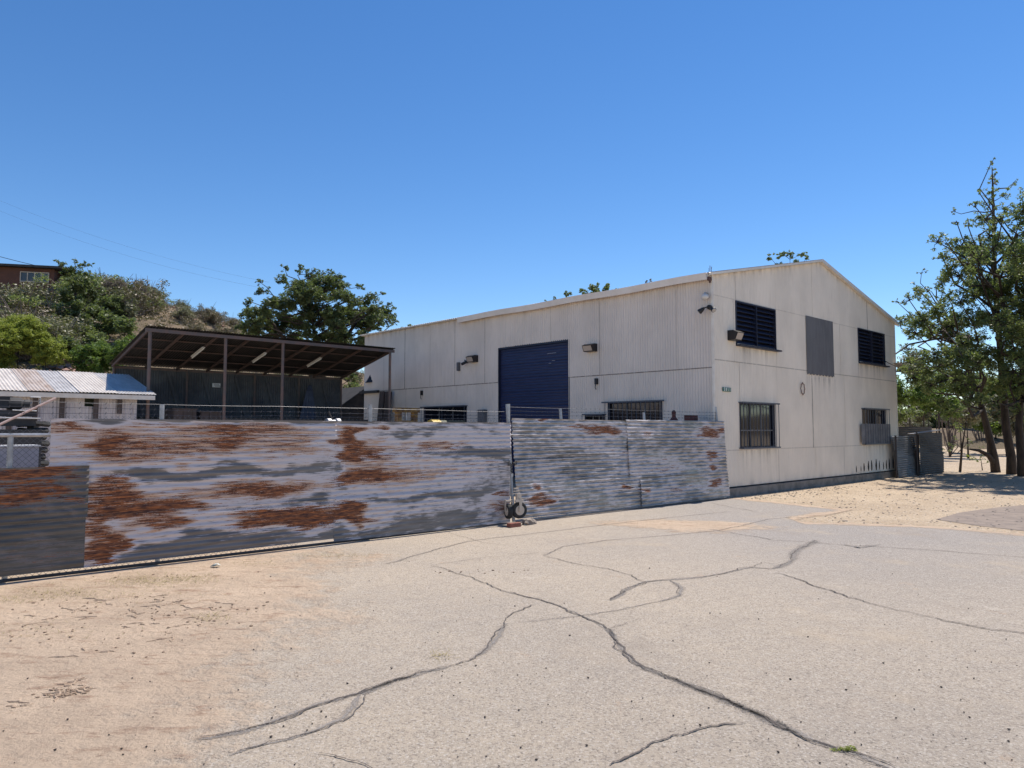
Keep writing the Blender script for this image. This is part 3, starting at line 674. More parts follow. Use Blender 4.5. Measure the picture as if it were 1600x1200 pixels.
wd = barred(P(0, 0), V, -U, *W5, 2, over=.03)
mb = MB(); s0, z1 = GP(1341, 662); s1, _ = GP(1386, 662); _, z0 = GP(1341, 694)
corr(mb, P(0, 0), U, Z, -V, s0, s1, z0, z1, amp=.012, off=.095, seg=8, wob=.012, levels=[(z0 + z1) / 2])
mb.build('window_cover', M['dark_fence_light'] if 'dark_fence_light' in M else mat('cover_sheet', rough=.6, metal=.3, fn=f_two((.24, .225, .23), (.16, .15, .155), 3)), wh)
# things hung on the walls ------------------------------------------------
def wallpack(O, A, Nn, label, w=.34, h=.24):
    t = thing('wall_light', O, label, 'wall light', 'box floodlights on the warehouse walls')
    mb = MB(); d = .26
    pr = [(0, -h / 2), (0, h / 2), (d * .55, h / 2), (d, h * .28), (d * .72, -h / 2)]
    vs_ = [O + A * sx * w / 2 + Nn * x + Z * y for sx in (-1, 1) for x, y in pr]; k = 5
    mb.add(vs_, [tuple(range(k)), tuple(range(k, 2 * k))[::-1]] + [(i, i + k, (i + 1) % k + k, (i + 1) % k) for i in range(k)])
    mb.build('housing', M['bronze'], t)
    mb = MB(); q0 = O + Nn * (d + .0) + Z * h * .20; q1 = O + Nn * (d * .72 + .012) - Z * h * .42
    mb.add([q0 - A * w * .43 + Nn * .003, q0 + A * w * .43 + Nn * .003, q1 + A * w * .43, q1 - A * w * .43], [(0, 1, 2, 3)]); 
    mb.build('lens', M['lens'], t)
    return t
s, z = GP(1141, 525); wallpack(P(s, -.02, z), U, -V, 'dark box floodlight beside the left louvred window', .32, .24)
s, z = WP(927, 544); wallpack(P(-.02, s, z), V, -U, 'dark box floodlight right of the navy roll-up door', .34, .21)
s, z = WP(743, 561); wallpack(P(-.02, s, z), V, -U, 'dark box floodlight left of the navy roll-up door', .33, .22)
t = thing('wall_light', P(WID, .25, GP(1395, 573)[1]), 'small light with angled hood at the far right corner of the gable', 'wall light')
mb = MB(); zc = GP(1395, 573)[1]
mb.add([P(WID - .25, -.05, zc + .14), P(WID + .15, -.05, zc - .02), P(WID + .15, -.33, zc - .06), P(WID - .25, -.33, zc + .10), P(WID - .25, -.05, zc + .12), P(WID + .15, -.05, zc - .045), P(WID + .15, -.33, zc - .085), P(WID - .25, -.33, zc + .075)], [(0, 1, 2, 3), (7, 6, 5, 4), (0, 4, 5, 1), (1, 5, 6, 2), (2, 6, 7, 3), (3, 7, 4, 0)])
mb.build('hood', M['tan_steel'], t); mb = MB(); mb.lathe(P(WID - .02, -.16, zc - .18), Z, [(0, .10), (.02, .11), (.16, .05)], 12); mb.build('lamp', M['bronze'], t)
# globe with twin spots at the near corner
O = P(-.02, .10, WP(1105, 465)[1]); t = thing('globe_light', O, 'white globe lamp mounted high by the near corner', 'wall light')
mb = MB(); mb.lathe(O + (-U) * .12 - Z * .075, Z, [(r_z, r_) for r_z, r_ in [(.075 - .075 * math.cos(a), max(.004, .088 * math.sin(a))) for a in np.linspace(.02, math.pi - .02, 12)]], 18); mb.build('globe', M['white_plastic'], t, smooth=True)
mb = MB(); mb.tube([O + U * .02 + Z * .08, O - U * .12 + Z * .085], .03); mb.build('bracket', M['galv'], t)
O = P(-.05, .03, WP(1108, 481)[1]); t = thing('twin_spotlight', O, 'black twin spotlight under the white globe at the corner', 'spotlight')
mb = MB(); mb.lathe(O + U * .05, -U, [(0, .06), (.10, .055), (.12, .03)], 14); mb.build('base', M['black'], t)
for sg in (-1, 1):
    mb = MB(); d = np.array(-V * .75 * sg - U * .25 - Z * .6) if sg > 0 else np.array(V * .75 - U * .3 - Z * .6); d /= np.linalg.norm(d)
    mb.tube([O - U * .08, O - U * .08 + d * np.array([1, 1, .2]) * .1], .016); q = O - U * .08 + d * np.array([1, 1, .2]) * .1; mb.lathe(q, d, [(0, .02), (.03, .035), (.13, .062), (.16, .062)], 14)
    sp = mb.build('spot_head', M['black'], t); mb = MB(); mb.lathe(q + d * .161, d, [(0, .055), (.008, .05)], 14); mb.build('lens', M['silver'], sp)
# camera left of the left floodlight
O = P(-.02, WP(732, 567)[0], WP(732, 567)[1]); t = thing('security_camera', O, 'small black bullet camera below the left side floodlight', 'camera')
mb = MB(); mb.tube([O, O - U * .15 + Z * .08], .018); mb.build('arm', M['black'], t); mb = MB(); mb.lathe(O - U * .13, (-U * .5 + V * .7 - Z * .4), [(-.08, .045), (.12, .05), (.14, .03)], 12); mb.build('body', M['black'], t)
def smallbox(name, px, py, w, h, d, m, label, cat):
    b, z = WP(px, py); O = P(-.02, b, z); t = thing(name, O, label, cat)
    mb = MB(); mb.box(O - U * d / 2, d, w, h, U, V); mb.build('box', m, t)
    mb = MB(); mb.box(O - U * (d + .006), .010, w * .82, h * .86, U, V); mb.build('lid', m, t)
    return t
smallbox('junction_box', 719, 573, .10, .28, .09, M['grey_panel'], 'small grey electrical box high on the side wall', 'electrical box')
smallbox('meter_box', 757, 650, .28, .40, .15, M['grey_panel'], 'grey meter box beside the roll-up door', 'electrical box')
for px, py, lab in ((934, 596, 'right'), (661, 614, 'left')):
    b, z = WP(px, py); O = P(-.02, b, z); t = thing('wall_spigot', O, f'small black hook fitting on the side wall {lab} of the navy door', 'fitting')
    mb = MB(); mb.box(O - U * .04, .08, .07, .16, U, V); mb.build('bracket', M['black'], t); mb = MB(); mb.tube([O - U * .07 - Z * .06, O - U * .09 - Z * .16, O - U * .05 - Z * .22], .012); mb.build('hook', M['black'], t)
b, z = WP(579, 592); O = P(-.02, b, z); t = thing('wall_bracket', O, 'black triangular bracket near the far end of the side wall', 'bracket')
mb = MB(); mb.add([O + Z * .16, O - V * .2 - Z * .14, O + V * .35 - Z * .14, O - U * .15 - Z * .14], [(0, 1, 2), (0, 3, 1), (0, 2, 3), (1, 3, 2)]); mb.build('gusset', M['black'], t)
b, z = WP(577, 613); mb = MB(); mb.lbox(-.14, -.03, b - .75, b + .5, z - .05, z + .05); tag(mb.build('wall_shelf', M['black'], origin=P(0, b, z)), 'narrow dark shelf board fixed low at the far wall end', 'shelf')
# ring of black points on gable
s, z = GP(1251, 607.5); O = P(s, -.06, z); mb = MB(); R_ = []
for i in range(25): a = 2 * math.pi * i / 24; rr = 1 + (.12 if i % 3 == 0 else -.05); R_.append(O + U * .11 * rr * math.cos(a) + Z * .155 * rr * math.sin(a))
mb.tube(R_, .012, 6, False); t = mb.build('hanging_ring', M['rust_steel'], origin=O); tag(t, 'dark barbed wire ring hung on the gable wall below the grey panel', 'ring')
# house number
s0, z1 = GP(1127, 605.2); s1, _ = GP(1139.5, 605.2); _, z0 = GP(1127, 611.5); O = P((s0 + s1) / 2, -.04, (z0 + z1) / 2)
t = thing('house_number_sign', O, 'small green sign with the number 2811 by the corner', 'sign'); mb = MB(); mb.box(O, s1 - s0, .012, z1 - z0, U, V); mb.build('plate', M['green_sign'], t)
for k_, ch_ in enumerate('2811'):
    fc = bpy.data.curves.new('digit', 'FONT'); fc.body = ch_; fc.size = (z1 - z0) * 1.08; fc.align_x = 'CENTER'; fc.align_y = 'CENTER'; fc.extrude = .002; fc.offset = .003; fc.materials.append(M['sign_white'])
    fo = bpy.data.objects.new('digit_text', fc); COL.objects.link(fo); bpy.context.view_layer.update()
    dm_ = bpy.data.meshes.new_from_object(fo.evaluated_get(bpy.context.evaluated_depsgraph_get())); bpy.data.objects.remove(fo)
    f2o = bpy.data.objects.new('digit', dm_); f2o.parent = t; f2o.location = -V * .010 + U * (k_ - 1.5) * (s1 - s0) * .23; f2o.rotation_euler = (math.pi / 2, 0, ANG); COL.objects.link(f2o)
# roof ventilator on right slope
a_ = 10.35; zr = EAVE + (RIDGE - EAVE) * (1 - (a_ - 5.8) / 5.8); O = P(a_, .6, zr); t = thing('roof_vent', O, 'black turned-down vent pipe on the right roof slope', 'vent')
mb = MB(); mb.tube([O - Z * .1, O + Z * .28], .05, 8); mb.build('pipe', M['galv'], t); mb = MB(); mb.lathe(O + Z * .26 - U * .1, U, [(-.05, .09), (.2, .11), (.24, .06)], 12); mb.build('cowl', M['black'], t)
mb = MB(); b, z = .1, EAVE + .15
for i in range(5): q = P(.05 + .03 * i, .1, EAVE + .05); mb.tube([q, q + np.array([random.uniform(-.05, .05), 0, random.uniform(.1, .2)])], .004, 4)
tag(mb.build('bird_spike', M['rust_steel'], origin=P(.05, .1, EAVE)), 'cluster of thin rusty spikes at the corner of the roof edge', 'spike')
# ------------------------------------------------------------------ corrugated gate
E1 = np.array([-.06, 12.31, 0]); D1 = np.array([-.741, -.672, 0]); D1 /= np.linalg.norm(D1)
N1 = np.array([-D1[1], D1[0], 0]); N1 = N1 if N1[1] < 0 else -N1
E2 = np.array([.09, 12.42, 0]); F2 = np.array([5.0, 16.75, 0]); D2 = (F2 - E2) / np.linalg.norm(F2 - E2); N2 = np.array([D2[1], -D2[0], 0])
def tl(px, py=671):
    q = onplane(px, py, E1, N1) - E1; return float(np.dot(q, D1)), float(q[2])
def tr(px, py=671):
    q = onplane(px, py, E2, N2) - E2; return float(np.dot(q, D2)), float(q[2])
RUST_L = [(175, 690, 34, 17, .55), (300, 692, 195, 28, .38), (230, 700, 110, 16, .12), (640, 735, 120, 22, .2), (330, 795, 180, 22, .22), (560, 700, 60, 40, .2), (355, 692, 30, 20, .22), (425, 672, 55, 8, .25), (455, 700, 40, 14, .2), (140, 668, 40, 8, .25), (150, 662, 12, 4, .4),
          (168, 757, 42, 18, .60), (185, 775, 60, 9, .5), (165, 795, 45, 14, .5), (250, 790, 60, 12, .45), (300, 770, 50, 7, .25), (410, 765, 70, 11, .5), (440, 760, 40, 14, .2), (280, 792, 50, 9, .3), (250, 817, 32, 10, .6),
          (162, 850, 38, 36, .75), (190, 850, 20, 20, .2), (455, 808, 78, 16, .75), (490, 815, 40, 14, .3), (400, 800, 30, 12, .2),
          (543, 684, 14, 15, .6), (562, 708, 34, 11, .6), (555, 673, 12, 5, .45), (590, 670, 14, 3, .4), (548, 797, 28, 14, .85), (565, 812, 26, 8, .6), (555, 824, 9, 4, .5), (570, 750, 50, 14, .42), (640, 742, 90, 10, .25), (680, 705, 50, 14, .25), (700, 695, 60, 10, .2), (780, 795, 32, 14, .48), (790, 769, 24, 5, .55), (765, 722, 18, 3, .4), (340, 668, 120, 8, .2)]
RUST_D = [(60, 765, 75, 26, .62), (70, 735, 70, 8, .35), (60, 860, 90, 20, .15), (40, 780, 40, 14, .3), (115, 775, 10, 30, .4), (30, 740, 60, 8, .3), (100, 820, 40, 6, .2)]
RUST_R = [(940, 669, 42, 6, .6), (960, 675, 28, 4, .3), (925, 690, 30, 6, .25), (975, 708, 14, 8, .35), (1117, 676, 20, 10, .75), (1117, 711, 11, 9, .65), (1116, 730, 8, 5, .6), (1120, 755, 14, 6, .7), (838, 761, 10, 7, .75), (845, 783, 19, 12, .75), (978, 763, 12, 4, .55), (1060, 764, 40, 4, .4), (1005, 763, 8, 4, .6), (1017, 677, 12, 7, .35), (1020, 717, 30, 4, .3), (1030, 735, 60, 6, .3), (860, 655, 12, 3, .6)]
def field(uvs, patches, tf):
    A = []
    for px, py, rx, ry, e in patches:
        t0, z0 = tf(px, py); t1, _ = tf(px + rx, py); t2, _ = tf(px - rx, py); _, z3 = tf(px, py - ry); A.append((t0, z0, abs(t1 - t2) / 2, abs(z3 - z0), e))
    A = np.array(A); uv = np.array(uvs)[:, :2].copy(); out = np.zeros(len(uv))
    g_s, g_z = np.arange(-1, 11, .06), np.arange(-.2, 2.4, .03)
    for ax, am, sd in ((0, .34, 1.0), (1, .085, 7.0)):
        W_ = np.array([[mnoise.noise(Vector((a * 1.6, b * 7, sd))) + .6 * mnoise.noise(Vector((a * 4, b * 22, sd + 3))) for b in g_z] for a in g_s])
        if ax == 0: u0 = uv.copy()
        i_ = np.clip(((u0[:, 0] + 1) / .06), 0, len(g_s) - 2); j_ = np.clip(((u0[:, 1] + .2) / .03), 0, len(g_z) - 2); i0, j0 = i_.astype(int), j_.astype(int); fi, fj = i_ - i0, j_ - j0
        uv[:, ax] += am * (W_[i0, j0] * (1 - fi) * (1 - fj) + W_[i0 + 1, j0] * fi * (1 - fj) + W_[i0, j0 + 1] * (1 - fi) * fj + W_[i0 + 1, j0 + 1] * fi * fj)
    for t0, z0, rt, rz, e in A:
        q = ((uv[:, 0] - t0) / rt) ** 2 + ((uv[:, 1] - z0) / rz) ** 2; out = np.maximum(out, 0) + e * np.exp(-(q ** 1.6) * .8)
    return np.clip(out, 0, 1.1)
AMP = .0062
OX_L = [(528, 800, 8, 60, .5), (330, 740, 150, 9, 1), (200, 737, 60, 7, .8), (430, 790, 100, 9, .9), (370, 850, 150, 22, 1), (260, 870, 120, 14, .8), (690, 708, 130, 6, 1), (760, 735, 60, 40, .45), (680, 776, 130, 7, 1), (720, 808, 90, 16, .9), (600, 835, 80, 12, .7), (440, 657, 420, 5, 1), (640, 675, 60, 7, .6), (520, 760, 12, 70, .6), (500, 730, 50, 8, .5), (350, 825, 60, 8, .5)]
def sheet(mb, O, along, nrm, s0, s1, z0, z1, off, wob=.012, tilt=0.0, phase=0, rows=None):
    """horizontal-corrugation sheet: ridges run along the gate"""
    rows = rows or max(4, int((s1 - s0) / .045)); n = int((z1 - z0) / .0085) + 1
    S = np.linspace(s0, s1, rows + 1); H = np.linspace(z0, z1, n)
    SS, HH = np.meshgrid(S, H)
    ex = .8 + .45 * np.sin(SS * 1.3 + phase + HH * 5) + .25 * np.sin(SS * 3.1 + HH * 9 + phase * 2)
    W = AMP * ex * np.cos(2 * np.pi * (HH + tilt * (SS - s0)) / .072 + phase) + off
    wb_ = np.array([[mnoise.noise(Vector((s * .8, h * 2.0, phase * 3 + off * 40))) for s in S[::4]] for h in H[::4]]) if wob else None
    if wob:
        wi = np.array([np.interp(S, S[::4], r) for r in wb_]); wi2 = np.stack([np.interp(H, H[::4], wi[:, i]) for i in range(len(S))], 1); W = W + wi2 * wob
    v = O + SS[..., None] * along + HH[..., None] * Z + W[..., None] * nrm + (tilt * (SS - s0))[..., None] * Z
    m = rows + 1
    mb.add(v.reshape(-1, 3), [(r * m + i, r * m + i + 1, (r + 1) * m + i + 1, (r + 1) * m + i) for r in range(n - 1) for i in range(rows)], np.stack([SS.ravel(), HH.ravel() + (tilt * (SS - s0)).ravel()], 1).tolist())
    return np.stack([SS.ravel(), HH.ravel() + (tilt * (SS - s0)).ravel()], 1).tolist()
ga = thing('corrugated_gate', E1, 'long left gate leaf clad in rusty bluish corrugated sheets', 'gate', 'corrugated gate leaves')
seam, _ = tl(523); lend, _ = tl(78, 690); dend, _ = tl(137, 760); TL_ = 9.2
m = MB()
specs = [('fence_a', -.05, seam, 1.12, 1.715, .012, 0.0, .3), ('fence_a', -.03, seam + .01, .60, 1.15, .004, .004, 1.1), ('fence_a', -.01, seam, .03, .63, .018, .006, 2.2),
         ('fence_a', seam - .02, lend, 1.135, 1.72, .020, .0, .9), ('fence_a', seam - .03, dend + .1, .615, 1.16, .008, -.001, 1.9), ('fence_a', seam - .02, dend + .1, .09, .64, .022, -.003, .1),
         ('fence_dark', dend, TL_, .64, 1.20, .045, .0, 1.4), ('fence_dark', dend + .015, TL_, .085, .67, .034, .0, .5)]
for mk, s0, s1, z0, z1, off, ti, ph in specs:
    mb = MB(); uv = sheet(mb, E1, D1, N1, s0, s1, z0, z1, off, tilt=ti, phase=ph)
    o = mb.build('corrugated_sheet', M[mk], ga, attrs={'rust': field(uv, RUST_L if mk == 'fence_a' else RUST_D, tl), 'ox': 1 - field(uv, OX_L, tl) if mk == 'fence_a' else [.15] * len(uv)}, smooth=True)
    if mk == 'fence_dark': o['label'] = 'darker weathered sheet at the left end'
mb = MB()
for zz, r in ((1.54, .021),): mb.tube([E1 + D1 * .05 - N1 * .03 + Z * zz, E1 + D1 * TL_ - N1 * .03 + Z * zz], r, 8)
mb.build('rail', M['galv'], ga)
mb = MB(); mb.tube([E1 + D1 * .05 - N1 * .0 + Z * .035, E1 + D1 * TL_ + Z * .035], .018, 8); mb.build('rail', M['dark_steel'], ga)
def post(parent, E, D, Nn, t, z1, r=.028, lean=0):
    mb = MB(); p = E + D * t - Nn * .04; mb.tube([p + Z * .03, p + Z * z1 - Nn * lean * z1], r, 8); mb.build('post', M['galv'], parent, smooth=False)
for px, y in ((255, 633), (581, 633), (797, 632)):
    t, z = tl(px, y); post(ga, E1, D1, N1, t, z + .01)
t, _ = tl(17, 700); post(ga, E1, D1, N1, t, 1.56); post(ga, E1, D1, N1, TL_, 1.95)
def wires(parent, E, D, Nn, t0, t1, zs, r=.0022, slack=.02):
    mb = MB()
    for zz in zs:
        n = max(6, int(abs(t1 - t0) / .5)); pts = []
        for i in range(n + 1):
            t = t0 + (t1 - t0) * i / n; sg = (mnoise.noise(Vector((t * .9, zz * 9, 1)))) * slack; pts.append(E + D * t - Nn * .045 + Z * (zz + sg))
        mb.tube(pts, r, 4, False)
        t = min(t0, t1)
        while t < max(t0, t1):
            sg = (mnoise.noise(Vector((t * .9, zz * 9, 1)))) * slack; c = E + D * t - Nn * .045 + Z * (zz + sg); mb.tube([c + Z * .014 + Nn * .01, c - Z * .014 - Nn * .01], .0018, 3, False); mb.tube([c + Z * .012 - D * .01, c - Z * .012 + D * .01], .0018, 3, False); t += .13
    mb.build('barbed_wire', M['wire'], parent)
wires(ga, E1, D1, N1, .02, TL_, (1.775, 1.835, 1.90))
def chain(parent, E, D, Nn, t0, t1, z0, z1, off=-.03, r=.0019, d=.062):
    mb = MB(); h = z1 - z0; n = int((t1 - t0) / d); H = Z
    for i in range(-int(h / d) - 1, n + 1):
        for sg in (1, -1):
            ta = t0 + i * d; a0, a1 = ta, ta + h
            za, zb = (z0, z1) if sg > 0 else (z1, z0)
            lo, hi = max(a0, t0), min(a1, t1)
            if hi - lo < .01: continue
            f0, f1 = (lo - a0) / h, (hi - a0) / h
            mb.tube([E + D * lo + Nn * (off + .003 * sg) + Z * (za + (zb - za) * f0), E + D * hi + Nn * (off + .003 * sg) + Z * (za + (zb - za) * f1)], r, 3, False)
    mb.build('chain_link', M['wire'], parent)
chain(ga, E1, D1, N1, lend - .1, TL_, .55, 1.60); chain(ga, E1, D1, N1, seam + .5, TL_, .02, .145)
chain(ga, E1, D1, N1, .1, lend, 1.66, 1.755, r=.0016)
gb = thing('corrugated_gate', E2, 'right gate leaf of grey corrugated sheets with bright sunlit ridges reaching the warehouse', 'gate', 'corrugated gate leaves')
AMP = .0112
LEAN = math.radians(4.2); N2l = N2 * math.cos(LEAN) + Z * math.sin(LEAN); Zl = Z * math.cos(LEAN) - N2 * math.sin(LEAN)
s1_, _ = tr(985); LR = float(np.linalg.norm(F2 - E2)); l2, _ = tr(1002, 770)
def sheet2(mb, *a, **k):
    global Z
    z_ = Z; Z = Zl; r = sheet(mb, *a, **k); Z = z_; return r
for s0, s1, z0, z1, off, ti, ph in ((-.02, s1_ + .05, 1.10, 1.80, .012, -.006, .2), (.0, s1_ + .06, .62, 1.14, .006, -.008, 1.3), (.0, l2, .08, .66, .020, -.004, .8), (s1_, LR, 1.15, 1.80, .024, .0, 2.0), (s1_, LR, .58, 1.18, .014, .004, .7), (l2 - .02, LR, .05, .61, .030, .006, 1.6)):
    mb = MB(); uv = sheet2(mb, E2, D2, N2l, s0, s1, z0, z1, off, tilt=ti, phase=ph, wob=.018)
    mb.build('corrugated_sheet', M['fence_shiny'], gb, attrs={'rust': field(uv, RUST_R, tr), 'ox': [.55] * len(uv)}, smooth=True)
mb = MB()
for zz in (.04, 1.5): mb.tube([E2 - N2 * (.04 + .085 * zz) + Z * zz, F2 - D2 * .05 - N2 * (.04 + .085 * zz) + Z * zz], .02, 8)
mb.build('rail', M['galv'], gb)
for px, y in ((805, 632), (888, 639), (1018, 645), (1131, 636)):
    t, z = tr(px, y); post(gb, E2, D2, N2, t, z + .01, lean=.085)
wires(gb, E2 - N2 * .15, D2, N2, .0, LR - .1, (1.86, 1.92, 1.99)); chain(gb, E2, D2, N2, .3, LR, .02, .13)
# gate latch, chain and wheels
q = E1 + Z * 1.02 + N1 * .08; t = thing('padlock_chain', q, 'dark chain and padlock tying the two gate leaves together', 'chain')
mb = MB()
for i in range(9):
    c = q + D1 * .07 - D1 * i * .022 + Z * (.02 * math.sin(i * 1.7)); ring = [c + (D1 if i % 2 else Z) * .022 * math.cos(a) + (N1) * .014 * math.sin(a) for a in np.linspace(0, 2 * math.pi, 9)]; mb.tube(ring, .006, 5, False)
for i in range(5):
    c = q - Z * (.03 + i * .028) + D1 * .01 * (i % 2); ring = [c + Z * .02 * math.cos(a) + (D1 if i % 2 else N1) * .013 * math.sin(a) for a in np.linspace(0, 2 * math.pi, 9)]; mb.tube(ring, .006, 5, False)
mb.build('links', M['dark_steel'], t); mb = MB(); mb.box(q - Z * .19, .045, .03, .055, D1, N1); mb.build('padlock', M['silver'], t)
def wheel(c, ax, R, label):
    t = thing('gate_wheel', c, label, 'wheel', 'gate wheels')
    mb = MB(); mb.lathe(c, ax, [(-.035, R * .62), (-.042, R * .8), (-.034, R * .95), (-.015, R), (.015, R), (.034, R * .95), (.042, R * .8), (.035, R * .62)], 28); mb.build('tyre', M['rubber'], t, smooth=False)
    mb = MB(); mb.lathe(c, ax, [(-.036, R * .5), (-.034, R * .60), (.034, R * .60), (.040, R * .55), (.038, R * .25), (.055, R * .2), (.055, .01)], 24); mb.build('rim', M['tan_steel'], t)
    mb = MB(); mb.box(c + Z * (R * .75) + ax * .058, .05, .012, R * 1.6, np.cross(ax, Z), ax); mb.box(c + Z * (R * 1.35), .05, .12, .03, np.cross(ax, Z), ax); mb.box(c + Z * (R * .75) - ax * .058, .05, .012, R * 1.6, np.cross(ax, Z), ax); mb.build('fork', M['tan_steel'], t)
    return t
aw = np.array([.45, -.89, 0]); cw = AT(811, 797, 12.15); wheel(cw, aw, .14, 'right tan rimmed rubber wheel under the gate latch')
aw2 = np.array([-.93, -.37, 0]); cw2 = AT(794.5, 799, 12.12); wheel(cw2, aw2, .125, 'left gate wheel turned edge on beside the brick')
q = G(806, 818); mb = MB(); p0 = np.array([cw[0] - .02, cw[1] - .03, 0])
for i, (dz, L) in enumerate(((.50, .10), (.46, .13), (.42, .16))): mb.box(cw + Z * (dz - .14) - aw * -.05 + np.array([-.07, 0, 0]), L, .03, .02, D2, N2)
mb.box(cw + Z * .22 + np.array([-.01, -.03, 0]), .09, .05, .11, D2, N2); mb.box(cw + Z * .16 + np.array([.0, -.06, 0]), .18, .03, .04, D2, N2)
tag(mb.build('wheel_bracket', M['tan_steel'], origin=cw), 'pale steel bracket plates above the gate wheels', 'bracket')
c = G(803, 824, 0) + Z * .038; mb = MB(); mb.box(c, .235, .10, .075, D2, N2); o = mb.build('brick', M['brick'], origin=c); tag(o, 'red brick on the ground in front of the gate wheels', 'brick')
bv = o.modifiers.new('bevel', 'BEVEL'); bv.width = .008; bv.segments = 2
c = G(826, 820, 0); mb = MB(); th = np.linspace(0, 2 * math.pi, 15)[:-1]; vs_ = []
for k, (zz, sc) in enumerate(((0, 1.0), (.05, 1.05), (.09, .85), (.105, .5))):
    for a in th: r = (.13 + .025 * math.sin(a * 3 + k) + .02 * math.sin(a * 5 + 2 * k)) * sc; vs_.append(c + D2 * r * math.cos(a) + N2 * r * .6 * math.sin(a) + Z * zz)
mb.add(vs_, [(k * 14 + i, k * 14 + (i + 1) % 14, (k + 1) * 14 + (i + 1) % 14, (k + 1) * 14 + i) for k in range(3) for i in range(14)] + [tuple(range(42, 56))])
tag(mb.build('rock', M['stone'], origin=c), 'tan broken rock beside the red brick at the gate', 'rock')
c = G(336, 886, .008); mb = MB(); vs_ = [c + np.array([random.uniform(-.06, .06), random.uniform(-.05, .05), random.uniform(0, .045)]) for _ in range(14)]
mb.add(vs_, [(i, i + 1, i + 2) for i in range(12)] + [(0, 5, 9), (2, 7, 11), (3, 8, 13)]); tag(mb.build('litter', M['litter'], origin=c), 'pale crumpled wrapper on the dirt in front of the gate', 'litter')
# meter box behind gate end
t = thing('utility_box', P(-.35, .55, 0), 'maroon box standing behind the fence end post', 'box')
a0 = P(-.42, .35, 0); mb = MB(); mb.box(a0 + Z * 1.72, .26, .2, .42, U, V); mb.build('box', M['maroon'], t); mb = MB(); mb.box(a0 + Z * .75, .06, .06, 1.5, U, V); mb.build('post', M['rust_steel'], t)
# ------------------------------------------------------------------ things in the yard
q = AT(1053, 655, 16.2); t = thing('gas_cylinder', (q[0], q[1], 0), 'dark maroon gas cylinder top showing above the right gate', 'cylinder')
mb = MB(); mb.lathe((q[0], q[1], 0), Z, [(0, .11), (1.72, .11), (1.82, .09), (1.88, .045), (1.93, .04)], 16); mb.build('tank', M['maroon'], t); mb = MB(); mb.lathe((q[0], q[1], 1.93), Z, [(0, .045), (.06, .05), (.1, .02)], 10); mb.build('valve', M['maroon'], t)
# canopy
A0, A1, B0, B1, ZF, ZB = -9.0, -1.43, 11.3, 14.6, 4.27, 3.53
cn = thing('open_canopy', P((A0 + A1) / 2, B0), 'open fronted dark lean-to canopy on rusty posts behind the gate', 'canopy')
def cz(b): return ZF + (ZB - ZF) * (b - B0) / (B1 - B0)
dsl = (P(0, B1, ZB) - P(0, B0, ZF)); LS = np.linalg.norm(dsl); dsl /= LS; nsl = np.cross(U, dsl); nsl = nsl if nsl[2] > 0 else -nsl
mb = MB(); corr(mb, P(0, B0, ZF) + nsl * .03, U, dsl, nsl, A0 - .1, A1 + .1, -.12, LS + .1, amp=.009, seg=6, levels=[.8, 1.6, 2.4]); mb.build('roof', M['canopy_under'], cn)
mb = MB(); mb.beam(P(A0 - .1, B0 - .03, ZF - .05), P(A1 + .1, B0 - .03, ZF - .05), .05, .09); mb.beam(P(A0, B1, ZB - .08), P(A1, B1, ZB - .08), .05, .07); mb.build('beam', M['rusty_paint'], cn)
for px in (232, 351, 441, 609):
    a, _ = AB(px, 600, B0); mb = MB(); mb.tube([P(a, B0, 0), P(a, B0, ZF - .02)], .045, 8); mb.build('post', M['rusty_paint'], cn)
for a in (A0, -6.9, -4.7, -3.1, A1): mb = MB(); mb.tube([P(a, B1 - .05, 0), P(a, B1 - .05, ZB - .05)], .035, 6); mb.build('post', M['rusty_paint'], cn)
for px in (231, 287, 340, 390, 439, 485, 527, 566, 611):
    a, _ = AB(px, 530, B0); mb = MB(); mb.beam(P(a, B0 + .0, ZF - .06), P(a, B1, ZB - .06), .04, .07); mb.build('rafter', M['rust_dark'], cn)
mb = MB()
for f in (.25, .5, .75): b = B0 + (B1 - B0) * f; mb.beam(P(A0, b, cz(b) - .01), P(A1, b, cz(b) - .01), .04, .035)
mb.build('purlin', M['rust_dark'], cn)
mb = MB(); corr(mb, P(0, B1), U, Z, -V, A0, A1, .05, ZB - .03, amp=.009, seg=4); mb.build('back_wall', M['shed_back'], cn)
mb = MB()
for i in range(7): a = A0 + 1.05 * i + .5; mb.beam(P(a, B1 - .04, 3.3), P(a + .65, B1 - .04, 1.0), .07, .03, V)
mb.beam(P(A0, B1 - .07, 2.0), P(A1, B1 - .07, 2.0), .05, .05); mb.build('brace', M['shed_back'], cn)
for px, py in ((309, 552), (405, 560), (491, 567)):
    # tube hangs under the rafter plane: solve on plane b
    for b in np.linspace(B0 + .3, B1 - .3, 40):
        a, z = AB(px, py, b)
        if z > cz(b) - .14: break
    mb = MB(); p, q2 = P(a, b - .45, cz(b - .45) - .14), P(a, b + .45, cz(b + .45) - .14); mb.beam(p + Z * .04, q2 + Z * .04, .09, .03); l = mb.build('light_fixture', M['white_plastic'], cn)
    mb = MB(); mb.tube([p, q2], .019, 8); mb.build('tube', M['tube'], l)
def crate(a0, a1, b0, b1, z0, z1, m, name, label, cat):
    t = thing(name, P((a0 + a1) / 2, (b0 + b1) / 2, z0), label, cat); mb = MB(); mb.lbox(a0, a1, b0, b1, z0, z1); o = mb.build('body', M[m], t)
    mb = MB()
    for k in (.1, .5, .9): a = a0 + (a1 - a0) * k; mb.lbox(a - .04, a + .04, b0 - .025, b0 - .001, z0, z1)
    mb.lbox(a0 - .02, a1 + .02, b0 - .03, b1 + .02, z1 + .001, z1 + .035); mb.build('slat', M[m], t); return t
